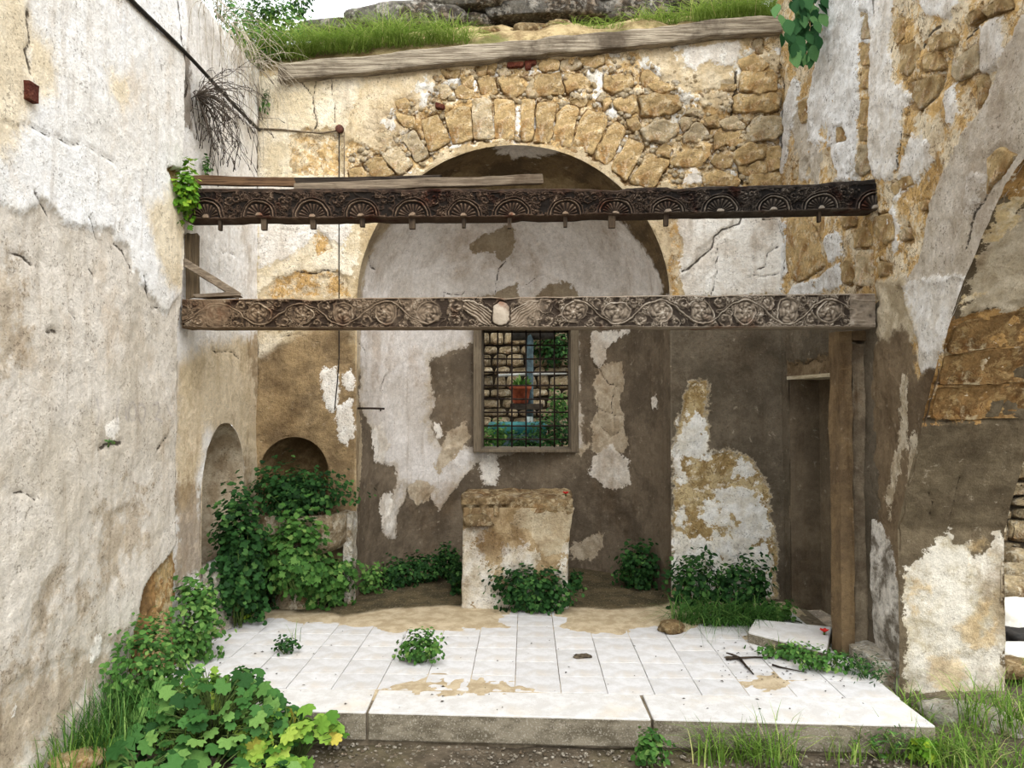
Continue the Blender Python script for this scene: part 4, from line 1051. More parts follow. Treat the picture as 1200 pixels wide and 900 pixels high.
def ground_z(x, y):
    z = -0.165
    z += float(sstep(np.array(-x), 1.2, 2.3)) * 0.14 * float(sstep(np.array(y), 2.4, 3.6)) + float(sstep(np.array(x), 1.95, 2.5)) * 0.10 * float(sstep(np.array(y), 3.2, 4.2))
    return z
# grit along the foot of the step
gr = MB()
for k in range(900):
    x = rng.uniform(-1.1, 2.3); y = front_y(x) - abs(rng.normal(0, 0.22)) - 0.02
    s = rng.uniform(0.003, 0.011)
    gr.add(icoV * (1 + rng.uniform(-.25, .25, (len(icoV), 1))) * s * np.array([1.2, 1, .7]) + np.array([x, y, -0.16 + rng.uniform(0, .006)]), icoF)
M_grit = stone_mat('grit', (170,160,142), (128,118,102), (200,192,176), 20)
tag(gr.build('grit', M_grit, ground), kind='stuff')

# ---------------------------------------------------------------- bank above the back wall
xs = np.linspace(-3.6, 3.2, 120); ys = np.linspace(0, 1, 26)
X_, T_ = np.meshgrid(xs, ys, indexing='ij'); sh = X_.shape; X_ = X_.ravel(); T_ = T_.ravel()
Yk = YB + 0.03 + T_ * 1.77
zt = np.array([back_top(x) for x in X_]) + 0.03 + 0.13 * np.clip(T_ * 8, 0, 1)
crest = np.interp(X_, [-3.6, -2.6, -1.6, -0.9, 0.5, 1.6, 3.2], [5.05, 5.22, 5.40, 5.46, 5.46, 5.52, 5.5])
Zk = zt + (crest - zt) * np.clip(T_ * 1.35, 0, 1) ** 0.8 - np.clip(T_ - 0.75, 0, 1) * 1.5 + fbm(X_, Yk, 3, 4, 601) * 0.05
ii = np.arange(len(X_)).reshape(sh)
Fq = np.stack([ii[:-1, :-1].ravel(), ii[1:, :-1].ravel(), ii[1:, 1:].ravel(), ii[:-1, 1:].ravel()], 1)
nt = NT('rubble_bank'); c_ = two(nt, (176,156,116), (122,102,70), 5); c_ = nt.mix(nt.rng(nt.noise(3, 5, .6), .5, .66, 0, .7), c_, lin((92,98,50))); nt.color(c_); nt.bump(nt.noise(24, 6, .7), 1.0, .03)
bank = link('earth_bank', mesh('earth_bank', np.stack([X_, Yk, Zk], 1), Fq), nt.m)
tag(bank, 'rubble and earth bank on top of the back wall', 'bank', kind='structure')
def bank_z(x, t): 
    z0 = back_top(x) + 0.14; c0 = np.interp(x, [-3.6, -2.6, -1.6, -0.9, 0.5, 1.6, 3.2], [5.05, 5.22, 5.40, 5.46, 5.46, 5.52, 5.5])
    return z0 + (c0 - z0) * min(1, t * 1.35) ** 0.8 - max(0, t - .75) * 1.5
# ================================================================== CARVED BEAMS
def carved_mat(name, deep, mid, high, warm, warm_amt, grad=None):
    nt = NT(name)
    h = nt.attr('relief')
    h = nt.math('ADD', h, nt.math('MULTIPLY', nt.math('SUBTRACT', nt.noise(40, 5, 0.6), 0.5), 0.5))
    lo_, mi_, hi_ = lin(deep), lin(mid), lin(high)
    col = nt.mix(nt.rng(h, 0.05, 0.5), lo_, mi_)  # dirt and wear, plus relief shading painted in: dark recesses, pale raised parts
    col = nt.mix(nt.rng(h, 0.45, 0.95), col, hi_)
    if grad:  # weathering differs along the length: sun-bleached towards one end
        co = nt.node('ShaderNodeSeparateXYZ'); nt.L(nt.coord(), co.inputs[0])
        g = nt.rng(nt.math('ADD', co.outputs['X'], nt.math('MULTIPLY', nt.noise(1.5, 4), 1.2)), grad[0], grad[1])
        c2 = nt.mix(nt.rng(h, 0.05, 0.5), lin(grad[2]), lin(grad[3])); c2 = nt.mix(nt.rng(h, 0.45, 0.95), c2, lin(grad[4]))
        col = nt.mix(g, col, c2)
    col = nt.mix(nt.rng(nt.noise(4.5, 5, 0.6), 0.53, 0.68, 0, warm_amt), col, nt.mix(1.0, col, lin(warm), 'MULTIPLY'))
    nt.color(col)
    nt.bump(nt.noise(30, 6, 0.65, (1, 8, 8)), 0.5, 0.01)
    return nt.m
def ridge(x, y, s, seed): return 1 - np.clip(np.abs(fbm(x, y, s, 2, seed, 0.5)) * 3.2, 0, 1)

def relief_panel(name, x0, x1, ztop, zbot, Yf, func, amp, mat, parent, step=0.0036, thick=0.15, topwear=0.0, seed=0):
    """front of a carved beam: real relief, plus the top, bottom, back and end faces"""
    nu = int((x1 - x0) / step); 
    Hm = np.mean([ztop(x0) - zbot(x0), ztop(x1) - zbot(x1)])
    nv = int(Hm / step)
    U, T = np.meshgrid(np.linspace(x0, x1, nu), np.linspace(0, 1, nv), indexing='ij')
    zt = ztop(U) - np.clip(fbm(U, U * 0 + 1, 5, 4, seed) - 0.1, 0, 1) * topwear; zb_ = zbot(U) + np.clip(fbm(U, U * 0 + 9, 6, 4, seed + 2) - .2, 0, 1) * topwear * 0.6
    Z = zb_ + T * (zt - zb_)
    v = (T - 0.5) * Hm
    h = func(U, v, Hm)
    n = fbm(U, v, 26, 4, seed + 5) * 0.12
    edge = np.minimum(1, np.minimum(T, 1 - T) * Hm / 0.006)
    Yv = Yf - amp * (h + n) * edge
    P = np.stack([U, Yv, Z], -1).reshape(-1, 3)
    ii = np.arange(nu * nv).reshape(nu, nv)
    Fq = np.stack([ii[:-1, :-1].ravel(), ii[1:, :-1].ravel(), ii[1:, 1:].ravel(), ii[:-1, 1:].ravel()], 1).tolist()
    # back edge rows
    k0 = len(P)
    bt = np.stack([U[:, -1], np.full(nu, Yf + thick), Z[:, -1]], 1); bb = np.stack([U[:, 0], np.full(nu, Yf + thick), Z[:, 0]], 1)
    P = np.vstack([P, bt, bb])
    for i in range(nu - 1):
        Fq.append([ii[i, -1], ii[i + 1, -1], k0 + i + 1, k0 + i])
        Fq.append([k0 + nu + i, k0 + nu + i + 1, ii[i + 1, 0], ii[i, 0]])
        Fq.append([k0 + i, k0 + i + 1, k0 + nu + i + 1, k0 + nu + i])
    for i, fl in ((0, 1), (nu - 1, 0)):
        ring = [int(a) for a in ii[i]] + [k0 + i, k0 + nu + i]
        Fq.append(ring[::-1] if not fl else ring)
    me = mesh(name, P, [list(map(int, f)) for f in Fq])
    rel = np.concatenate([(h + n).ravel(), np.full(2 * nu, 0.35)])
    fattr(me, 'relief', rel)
    o = link(name, me, mat)
    if parent: child(o, parent)
    m = o.modifiers.new('edge', 'EDGE_SPLIT'); m.split_angle = math.radians(75)
    return o

YF = 4.93
def yx(px, Y=YF): return on_y(px, 450, Y)[0]
# lower beam: vine scroll with rosettes, winged shield in the middle
LB0, LB1 = yx(213), yx(1026)
lz = lambda px, py: on_y(px, py, YF)[2]
l_top = lambda X: lz(213, 351) + (X - LB0) / (LB1 - LB0) * (lz(1026, 344) - lz(213, 351))
l_bot = lambda X: lz(213, 385) + (X - LB0) / (LB1 - LB0) * (lz(1026, 384) - lz(213, 385))
XS = yx(587)
cen = sorted([yx(873 + 50 * k) for k in range(-4, 4)] + [2 * XS - yx(873 + 50 * k) for k in range(-4, 3)])
def leaf_burst(du, v, r, th, n, R, ph):
    pet = np.cos(n * th + ph) ** 2
    return np.clip(pet * np.exp(-((r - R * 0.55) / (R * 0.34)) ** 2) + 1.0 * np.exp(-(r / (R * 0.2)) ** 2), 0, 1)
def volute(h, U, v, cx, cy, R, ph, turn, w=0.0065):
    """a leaf tendril rolled into a spiral"""
    du = U - cx; dv = v - cy; r = np.hypot(du, dv); th = np.arctan2(dv, du) * turn + ph
    m = r < R * 1.12
    r = r * (1 + .25 * fbm(U, v, 30, 2, 871)); sp = np.sin(2 * np.pi * (r / (R * 1.05)) - th)
    t = np.clip(0.15 + 0.6 * (sp > 0.0) * np.abs(sp) ** .6 * (.65 + .35 * np.cos(th * 6 + r * 300)), 0, 1)
    return np.where(m, t, h)
def lower_fn(U, v, H):
    U0, v0 = U, v
    U = U0 + fbm(U0, v0, 16, 3, 881) * 0.011; v = v0 + fbm(U0, v0, 16, 3, 883) * 0.009
    # undergrowth of small curling leaves
    a = fbm(U, v, 9, 2, 885) * 3.0
    vein = np.abs(np.sin((U * np.cos(a) + v * np.sin(a)) * 150))
    h = 0.30 * ridge(U, v * 1.2, 20, 901) + 0.60 * vein * sstep(fbm(U, v, 17, 2, 903), -.25, .05)
    for k in range(len(cen) - 1):
        mid = (cen[k] + cen[k + 1]) / 2
        if cen[k + 1] - cen[k] > .45: continue
        s = 1 if k % 2 else -1
        h = volute(h, U, v, mid + .012, s * .052, .036, k, s); h = volute(h, U, v, mid - .03, -s * .066, .026, k + 2, -s)
    for k, c in enumerate(cen):
        du = U - c; vv = v
        r = np.hypot(du, vv); th = np.arctan2(vv, du); R = 0.070
        m = r < R * 1.05
        n = (5, 7, 6, 8)[k % 4]; off = .010 * math.sin(k * 2.3)
        r2 = np.hypot(du - off, vv + off * .6); th2 = np.arctan2(vv + off * .6, du - off)
        pet = np.abs(np.cos((th2 + r2 * (11 if k % 2 else -8)) * n / 2 + k)) ** .7
        inner = 0.08 + 0.62 * pet * np.exp(-((r2 - R * .55) / (R * .42)) ** 2) * (0.75 + .25 * np.cos(r2 * 330)) + .7 * np.exp(-(r2 / (R * .2)) ** 2)
        inner = np.maximum(inner, .3 * ridge(U, v, 34, 920 + k))
        h = np.where(m, inner, h)
        h = np.maximum(h, (0.62 - .3 * np.cos(th + k)) * np.exp(-((r - R * (1 + .10 * np.sin(th * 2 + k))) / 0.0056) ** 2))
    for k in range(len(cen) - 1):
        a_, b_ = cen[k], cen[k + 1]
        if b_ - a_ > 0.45: continue
        t = (U - a_) / (b_ - a_); s = 1 if k % 2 else -1
        c = s * 0.074 * np.cos(np.pi * np.clip(t, 0, 1)); m = (t > 0) & (t < 1); d = np.abs(v - c)
        h = np.where(m & (d < 0.013), np.maximum(h * 0.5, .72 * np.exp(-(d / 0.006) ** 2)), h)
    for s in (-1, 1):
        w = (U - XS) * s
        lo_ = -0.088 + 0.05 * np.clip((w - .06) / .1, 0, 1) * 0; top = -0.02 + 0.095 * np.clip((w - .05) / .13, 0, 1) ** .7; bot = -0.085 + 0.11 * np.clip((w - .09) / .14, 0, 1) ** 1.5
        mm = (w > 0.055) & (w < 0.245) & (v < top) & (v > bot)
        f = 0.15 + 0.55 * np.abs(np.sin((v - .75 * (w - .05)) * 150)) ** .7
        h = np.where(mm, f, h); h = np.where((w > .055) & (w < .245) & (np.abs(v - top) < .005), .95, h)
        h = volute(h, U, v, XS + s * .285, .045, .045, 1, s); h = volute(h, U, v, XS + s * .30, -.05, .04, 2, -s); h = volute(h, U, v, XS + s * .19, -.062, .03, 3, s)
    du = (U - XS) / 0.060; dv = (v + 0.002) / 0.076; r = np.hypot(du, dv)
    h = np.where(r < 1.14, 0.1, h); h = np.where(r < 1.0, 0.75 + 0.3 * (1 - r ** 2), h)
    worn = np.clip(fbm(U0, v0, 3.0, 3, 931) - .25, 0, 1) * 1.2
    h = h * (1 - np.clip(worn, 0, .75)) + .45 * np.clip(worn, 0, .75)
    h = np.where(U0 > LB1 - .16, .35 + .25 * ridge(U0 * .15, v0, 30, 940), h)       # split, uncarved right end
    h = np.where(np.abs(v0) > H / 2 - 0.008, 0.5, h)
    return h
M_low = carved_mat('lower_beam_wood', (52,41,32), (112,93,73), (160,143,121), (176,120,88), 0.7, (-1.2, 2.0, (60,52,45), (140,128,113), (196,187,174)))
lower = empty('carved_beam', ((LB0 + LB1) / 2, YF + 0.07, l_bot(0)))
tag(lower, 'lower carved timber beam with vine scrolls and a winged shield', 'beam', 'carved beams across the apse')
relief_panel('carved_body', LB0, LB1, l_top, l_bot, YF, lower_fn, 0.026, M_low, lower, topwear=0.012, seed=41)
# bare split right end
# upper beam: row of scallop shells under arcs
UB0, UB1 = yx(214), yx(1041)
u_top = lambda X: np.interp(X, [UB0, yx(700), yx(960), yx(985), UB1], [lz(214, 221), lz(700, 221), lz(960, 216), lz(985, 212), lz(1041, 207)])
u_bot = lambda X: np.interp(X, [UB0, yx(600), UB1], [lz(214, 258), lz(600, 255), lz(1041, 246)])
shell_px = [240, 302, 365, 423, 482, 543, 600, 663, 722, 783, 845, 908, 964, 1026]
sh_x = [yx(p) for p in shell_px]
def upper_fn(U, v, H):
    U0 = U; U = U + fbm(U, v, 14, 3, 945) * .006; v_ = v; v = v + fbm(U0, v, 14, 3, 946) * .005
    a = fbm(U, v, 9, 2, 947) * 3
    h = 0.3 * ridge(U * 1.1, v * 1.2, 22, 951) + 0.45 * np.abs(np.sin((U * np.cos(a) + v * np.sin(a)) * 170)) * (fbm(U, v, 18, 2, 949) > -.15)
    for k in range(len(sh_x) - 1):
        h = volute(h, U, v, (sh_x[k] + sh_x[k + 1]) / 2 - .02, .02, .03, k, 1); h = volute(h, U, v, (sh_x[k] + sh_x[k + 1]) / 2 + .025, .035, .024, k + 1, -1)
    base = -H / 2 + 0.012
    for k, c in enumerate(sh_x):
        du = U - c; dv = v - base; r = np.hypot(du, dv * 0.92); th = np.arctan2(dv, du)
        R = 0.098 if k % 2 else 0.104
        m = (r < R) & (dv > 0)
        fan = 0.12 + 0.6 * (np.cos(th * (9 if k % 2 else 11)) ** 2) * np.clip(r / (R * .8), 0, 1) * (r < R * .82)
        h = np.where(m, fan, h)
        h = np.where((r < 0.022) & (dv > -.02), 0.95, h)
        for RR, w, a in ((R, 0.0055, .85), (R * 1.18, 0.0045, 0.6)):
            h = np.where(dv > 0, np.maximum(h, a * np.exp(-((r - RR) / w) ** 2)), h)
        h = np.where((np.abs(r - R * 1.09) < 0.004) & (dv > 0), 0.1, h)
    h = np.where(v < base, 0.5, h)
    h = np.where(v > H / 2 - 0.028, 0.25 + 0.15 * ridge(U * .2, v, 40, 961), h)
    return h
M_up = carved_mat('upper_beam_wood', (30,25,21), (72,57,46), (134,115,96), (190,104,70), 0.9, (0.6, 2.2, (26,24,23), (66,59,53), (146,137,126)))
upper = empty('carved_beam', ((UB0 + UB1) / 2, YF + 0.07, float(u_bot(0.0))))
tag(upper, 'upper dark carved beam with a row of scallop shells and pegs', 'beam', 'carved beams across the apse')
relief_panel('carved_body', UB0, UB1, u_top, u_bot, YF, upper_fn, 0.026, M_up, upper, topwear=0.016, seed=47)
M_peg = wood_mat('peg_wood', (74,62,50), (48,40,34), (96,82,66), 'Z')
for px, w, l in ((255,4,12),(307,7,12),(365,7,11),(423,6,9),(482,8,12),(543,5,11),(597,5,12),(663,5,12),(718,9,14),(782,6,13),(963,4,12)):
    x = yx(px); zb_ = float(u_bot(x)); ww = w * YF / 900
    b = MB(); V = []
    for z, s in ((zb_ + 0.02, 1.0), (zb_ - l * YF / 900, 0.88)):
        V += [(x - ww/2*s, YF + .005, z), (x + ww/2*s, YF + .005, z), (x + ww/2*s, YF + .04, z), (x - ww/2*s, YF + .04, z)]
    b.add(V, [(0,1,2,3),(7,6,5,4),(0,4,5,1),(1,5,6,2),(2,6,7,3),(3,7,4,0)])
    child(bevel(b.build('peg', M_peg, None, False), .002), upper)

# ------------------------------------------------------------------ loose boards
def board(name, p0, p1, w, t, mat, label, cat='board', up=(0, 0, 1), seed=0, warp=0.006, group=None):
    """a weathered board from p0 to p1: w across (along up), t thick, frayed ends, slightly warped"""
    p0 = np.array(p0, float); p1 = np.array(p1, float); d = p1 - p0; L = np.linalg.norm(d); d /= L
    up = np.array(up, float); up = up - (up @ d) * d; up /= np.linalg.norm(up); sd = np.cross(d, up)
    n = max(6, int(L / 0.05)); V = []; 
    for i in range(n + 1):
        s = L * i / n; c = p0 + d * s
        wv = fbm(np.array([s]), np.array([seed * 3.1]), 2.5, 3, seed)[0] * warp
        for a, q in ((-1, -1), (1, -1), (1, 1), (-1, 1)):
            e = fbm(np.array([s * 1.0 + a]), np.array([q * 2.0]), 6, 3, seed + 4)[0] * warp
            dl = fbm(np.array([a * 5.0]), np.array([q * 3.0 + i]), 3, 2, seed)[0] * 0.02 if i in (0, n) else 0
            V.append(c + up * (a * w / 2 + wv + e * .5) + sd * (q * t / 2) + d * dl)
    c0 = (p0 + p1) / 2
    Fc = [(3,2,1,0), tuple(4*n + k for k in range(4))]
    for i in range(n):
        for k in range(4):
            k2 = (k + 1) % 4; Fc.append((4*i+k, 4*i+k2, 4*(i+1)+k2, 4*(i+1)+k))
    me = mesh(name, np.array(V) - c0, Fc, False)
    bm = bmesh.new(); bm.from_mesh(me); bmesh.ops.recalc_face_normals(bm, faces=bm.faces); bm.to_mesh(me); bm.free()
    o = link(name, me, mat); o.location = c0; bevel(o, min(w, t) * 0.12)
    return tag(o, label, cat, group)
M_wood_g = wood_mat('grey_board', (136,122,104), (104,92,78), (86,72,58))
M_wood_b = wood_mat('brown_board', (104,80,58), (78,58,42), (122,96,70))
M_wood_d = wood_mat('black_board', (62,54,46), (40,34,29), (88,78,66))
M_wood_z = wood_mat('upright_board', (112,96,74), (82,70,54), (96,84,66), 'Z')
board('loose_board', on_y(222, 212, 5.0), on_y(347, 213, 5.0), 0.060, 0.035, M_wood_b, 'short brown board lying on the left end of the upper beam', seed=3)
board('loose_board', on_y(346, 222, 4.97), on_y(634, 209, 4.97), 0.062, 0.04, M_wood_g, 'long grey board lying on top of the upper beam', seed=5)
board('loose_board', on_y(345, 213, 5.06), on_y(515, 210, 5.06), 0.045, 0.04, M_wood_d, 'blackened board behind the long grey board', seed=6)
board('post', on_y(226, 349, 5.02), on_y(225, 273, 5.02), 0.082, 0.04, M_wood_z, 'short upright board standing on the lower beam near the left wall', 'post', up=(1, 0, 0), seed=8)
board('strut', on_y(198, 296, 4.86), on_y(279, 347, 4.97), 0.05, 0.035, M_wood_g, 'slanting grey strut between the left wall and the lower beam', 'strut', seed=9, warp=.003)
board('loose_board', on_y(233, 348, 4.98), on_y(282, 345, 4.98), 0.026, 0.09, M_wood_g, 'small grey offcut lying flat on the lower beam', seed=10)
# timber along the top of the back wall
M_wood_t = wood_mat('weathered_timber', (166,155,136), (112,101,86), (84,74,62))
ta, tb = on_y(330, 91, YB + .02), on_y(915, 33, YB + .02)
board('wall_plate', ta, tb, 0.145, 0.22, M_wood_t, 'long weathered grey timber along the top of the back wall', 'timber', seed=12, warp=0.018)

# ------------------------------------------------------------------ altar
AY = 6.16
ax0, ax1 = on_y(542, 650, AY)[0], on_y(666, 650, AY)[0]
az1 = on_y(600, 583, AY)[2]
altar = empty('stone_altar', ((ax0 + ax1) / 2, AY + 0.3, 0)); tag(altar, 'block altar of worn plastered stone in front of the apse window', 'altar')
def loft_block(name, prof, cx, cy, mat, seed, rough, paint=None, n=(44, 30), dz=0.02, topcap=True):
    """prof: list (z, half width x, half depth y); rectangular plan, noisy worn faces"""
    zs = np.arange(prof[0][0], prof[-1][0] + 1e-6, dz); P0 = np.array(prof)
    hx = np.interp(zs, P0[:, 0], P0[:, 1]); hy = np.interp(zs, P0[:, 0], P0[:, 2])
    per = []
    nx, ny = n
    for i in range(nx): per.append((-1 + 2 * i / nx, -1, 0, -1))
    for i in range(ny): per.append((1, -1 + 2 * i / ny, 1, 0))
    for i in range(nx): per.append((1 - 2 * i / nx, 1, 0, 1))
    for i in range(ny): per.append((-1, 1 - 2 * i / ny, -1, 0))
    per = np.array(per); m = len(per); V = []
    for z, a, b_ in zip(zs, hx, hy):
        x = per[:, 0] * a; y = per[:, 1] * b_
        nn = fbm(x * 1.0 + y * 1.3 + per[:, 2] * 5, np.full(m, z) + per[:, 3] * 3, 6, 5, seed, .6) * rough
        V.append(np.stack([cx + x + per[:, 2] * nn, cy + y + per[:, 3] * nn, np.full(m, z)], 1))
    V = np.concatenate(V); k = len(zs); Fc = []
    for i in range(k - 1):
        for j in range(m):
            j2 = (j + 1) % m; Fc.append((i*m+j, i*m+j2, (i+1)*m+j2, (i+1)*m+j))
    # top: concentric rings
    base = len(V); tops = []; last = (k - 1) * m
    cur = V[last:last + m]; cc = np.array([cx, cy, zs[-1]])
    prev = np.arange(last, last + m)
    for f in (0.9, 0.7, 0.45, 0.2):
        r = cc + (cur - cc) * np.array([f, f, 1]); r[:, 2] = zs[-1] + fbm(r[:, 0], r[:, 1], 6, 4, seed + 8) * rough * .8
        st = len(V); V = np.vstack([V, r]); 
        for j in range(m): Fc.append((prev[j], prev[(j+1) % m], st + (j+1) % m, st + j))
        prev = np.arange(st, st + m)
    Fc.append(tuple(int(q) for q in prev))
    me = mesh(name, V, [tuple(int(q) for q in f) for f in Fc])
    return me, V
hw = (ax1 - ax0) / 2; acx = (ax0 + ax1) / 2; acy = AY + 0.33
front = Plane((0, AY, 0), (1, 0, 0), (0, -1, 0))
def paint_pts(me, V, surf, layers, seed):
    U_, V_ = V[:, 0], V[:, 2]
    for k, L in enumerate(layers):
        sd = np.full(len(V), -0.4)
        for P in L['polys']: sd = np.maximum(sd, poly_sdf(U_, V_, on_surf(surf, P)))
        sd = sd + fbm(U_ + V[:, 1], V_, L.get('nscale', 8), 4, seed + k, .6) * L.get('edge', .02)
        fattr(me, L['attr'], sd)
al_mat = paint_mat('altar_plaster', dict(c1=(186,164,128), c2=(150,127,92), scale=6), [
  dict(attr='white', c1=(226,220,208), c2=(200,188,166), scale=7, soft=.01, fine=.3, mid=.35), dict(attr='beige', c1=(196,182,154), c2=(176,158,128), scale=6),
  dict(attr='dark', c1=(128,102,70), c2=(104,82,56), scale=8, soft=.06, op=.65, mid=.4, fine=.3)], cracks=False, speck=.4, bump=1.0, streak=.35)
me, Vv = loft_block('altar_body', [(0, hw + .004, .33), (0.3, hw, .33), (0.55, hw - .002, .33), (0.82, hw - .004, .33)], acx, acy, al_mat, 701, 0.014, dz=0.015)
_V = Vv.copy(); fl_ = (_V[:, 0] > acx + hw * .6) * np.clip((_V[:, 2] - .5) / .34, 0, 1) ** 1.5 * .055; _V[:, 0] += fl_
me.vertices.foreach_set('co', _V.ravel()); me.update()
paint_pts(me, Vv, front, [
  lay('white', [[(536,617),(555,620),(560,640),(572,664),(588,688),(598,716),(536,716)],[(592,644),(612,636),(628,650),(630,678),(602,684),(590,662)],[(656,640),(672,638),(672,716),(636,716),(646,682)],[(560,690),(640,684),(650,716),(560,716)]], edge=.06, nscale=10),
  lay('beige', [[(606,598),(668,590),(672,618),(655,650),(640,655),(622,625),(600,618)]], edge=.03), lay('dark', [[(540,592),(596,596),(590,612),(560,620),(544,616)],[(562,625),(590,622),(590,645),(575,655),(562,645)],[(540,676),(556,674),(556,692),(542,694)],[(600,618),(612,618),(610,632),(600,630)]], edge=.03)], 720)
child(link('altar_body', me, al_mat), altar)
top_mat = stone_mat('altar_top_stone', (166,142,104), (124,102,72), (192,174,140), 7, wamt=.55)
me, Vv = loft_block('altar_top', [(0.74, hw + .006, .335), (0.77, hw + .022, .345), (0.81, hw + .03, .35), (az1 - .015, hw + .03, .352), (az1, hw + .012, .34)], acx + .02, acy, top_mat, 731, 0.040, dz=0.011)
_V = Vv.copy(); f_ = _V[:, 1] < acy - .25
_V[:, 1] += np.where(f_ & (_V[:, 0] > acx - .05), 0.022, 0.0)                       # flush on the right, ragged ledge on the left
_V[:, 1] += np.where(f_ & (_V[:, 0] < acx - .05) & (_V[:, 2] < az1 - .06), 0.03 + .03 * np.sin(_V[:, 0] * 60), 0.0)
me.vertices.foreach_set('co', _V.ravel()); me.update()
child(link('altar_top', me, top_mat), altar)
lb = rock('ledge_stone', top_mat, tuple(on_y(560, 616, AY + .0)), (.24, .12, .13), 17, rough=.25); child(lb, altar)

# red candle stub / flower on the altar
M_red = plain_mat('red_petal', (206,52,44), (160,30,30), 40)
def blossom(name, loc, r, label, cat):
    root = empty(name, loc); tag(root, label, cat)
    b = MB()
    for k in range(6):
        a = k * 1.05; d = np.array([math.cos(a), math.sin(a), 0]); t = np.array([-d[1], d[0], 0]); c = np.array([0, 0, r * .4])
        b.add([c, c + d * r * .6 + t * r * .45 + [0, 0, r * .5], c + d * r + [0, 0, r * .7], c + d * r * .6 - t * r * .45 + [0, 0, r * .5]], [(0, 1, 2, 3)])
    o = b.build('petals', M_red, root)
    b = MB(); b.tube([(0, 0, 0), (0, 0, r * .5)], r * .22, 6); b.build('stem', M_stem, root)
    return root
M_stem = plain_mat('green_stem', (86,104,52), (60,76,38), 30)
blossom('red_flower', (on_y(663, 579, AY + .06)[0], AY + .06, az1 + .005), 0.032, 'small red flower head on the right of the altar top', 'flower')

# ------------------------------------------------------------------ stone basin in the corner niche
def lathe(prof, n=48, seed=0, rough=0.0, a0=0.0, a1=2 * math.pi):
    V = []; Fc = []; m = len(prof)
    an = np.linspace(a0, a1, n, endpoint=False)
    for (r, z) in prof:
        rr = r * (1 + fbm(np.cos(an) * 1.5 + z * 3, np.sin(an) * 1.5 + z * 5, 3, 4, seed) * rough)
        V.append(np.stack([rr * np.cos(an), rr * np.sin(an), np.full(n, z) + fbm(np.cos(an) * 2, np.sin(an) * 2 + r * 4, 3, 3, seed + 2) * rough * .12], 1))
    for i in range(m - 1):
        for k in range(n):
            k2 = (k + 1) % n; Fc.append((i*n+k, i*n+k2, (i+1)*n+k2, (i+1)*n+k))
    return np.concatenate(V), Fc
bc = on_y(352, 620, 6.30)
basin = empty('stone_basin', (bc[0], 6.33, 0)); tag(basin, 'round worn stone basin under the corner niche', 'basin')
bs_mat = stone_mat('basin_stone', (178,160,130), (138,118,88), (206,194,170), 7, wamt=.8, white=(228, 222, 208))
zr = on_y(360, 606, 6.0)[2]; zl_ = on_y(360, 642, 6.0)[2]
V, Fc = lathe([(0.10, zl_ - .10), (0.24, zl_ - .09), (0.34, zl_ - .05), (0.385, zl_), (0.395, zl_ + .04), (0.405, zl_ + .10), (0.40, zr - .03), (0.385, zr), (0.34, zr + .004), (0.31, zr - .015), (0.28, zr - .06), (0.2, zr - .10), (0.05, zr - .12), (0.001, zr - .12)], 64, 3, .05)
b = MB(); b.add(V, Fc); b.build('bowl', bs_mat, basin)
V, Fc = lathe([(0.24, 0), (0.22, .1), (0.2, .2), (0.2, .3), (0.22, zl_ - .07)], 32, 5, .06)
b = MB(); b.add(V, Fc); b.build('pedestal', bs_mat, basin)
M_limepost = stone_mat('limewashed_stone', (216,208,192), (176,164,140), (230,226,216), 6, wamt=.7, white=(238, 235, 228))
xj0, xj1 = on_y(401, 640, 6.28)[0], on_y(414, 640, 6.28)[0]
jp = pbox('jamb_stone', xj0, xj1, 6.27, 6.42, 0, on_y(408, 600, 6.28)[2], M_limepost, 8, (3, 3, 20), .012)
tag(jp, 'narrow whitewashed upright stone to the right of the basin', 'stone')
# rim of masonry at the left wall niche
ns_ = pbox('sill_stone', XLF - .02, XLF + .10, lfar.hit(237, 690)[0] - .02, lfar.hit(262, 690)[0] + .1, 0, lfar.hit(244, 664)[1], M_limepost, 9, (4, 8, 14), .03)
tag(ns_, 'rounded plaster ledge at the foot of the left wall niche', 'ledge')

# ------------------------------------------------------------------ stones and slabs lying about
M_rock = stone_mat('field_stone', (150,126,88), (112,92,64), (176,156,118), 9, wamt=.3)
M_rockg = stone_mat('grey_stone', (122,117,108), (78,74,67), (156,151,141), 5, wamt=.5, white=(190, 187, 180))
p = on_z(788, 740, 0); rock('rock', M_rock, (p[0], p[1], 0.0), (0.19, 0.15, 0.11), 4, rot=.3); tag(bpy.context.scene.objects[-1] if False else C.objects[-1], 'brown fist-sized rock lying on the platform tiles', 'rock')
p = on_z(683, 770, 0); o = rock('metal_scrap', plain_mat('scrap', (96,86,70), (52,44,36), 60), (p[0], p[1], 0), (0.11, 0.06, 0.022), 9, rough=.5); tag(o, 'small dark scrap lying on the tiles before the altar', 'debris')
p = on_z(857, 771, 0); o = rock('clod', M_ground, (p[0], p[1], 0), (0.09, 0.03, 0.012), 10, rough=.5); tag(o, 'flat dark clod on the tiles left of the loose slab', 'debris')
# loose slab by the door
q = [on_z(876, 741, .07), on_z(968, 765, .07), on_z(975, 735, .07), on_z(885, 726, .07)]
P4 = [(a[0], a[1]) for a in q]
o = quad_tile('loose_slab', P4, 0.085, M_slab, None, 0.075, .012); tag(o, 'thick loose white slab lying before the blocked doorway', 'slab')
# bench block at the foot of the right wall
zbn = 0.10
q = [on_z(1020, 775, zbn), on_z(1050, 770, zbn), on_z(1024, 737, zbn), on_z(999, 740, zbn)]
x0b = on_z(1000, 742, zbn)[0]
o = pbox('bench_block', on_z(1022, 772, zbn)[0], XRN + .02, on_z(1040, 772, zbn)[1], on_z(1003, 739, zbn)[1], -0.2, zbn, M_limepost, 14, (6, 10, 8), .03)
tag(o, 'low whitewashed stone block against the right wall by the pilaster', 'block')
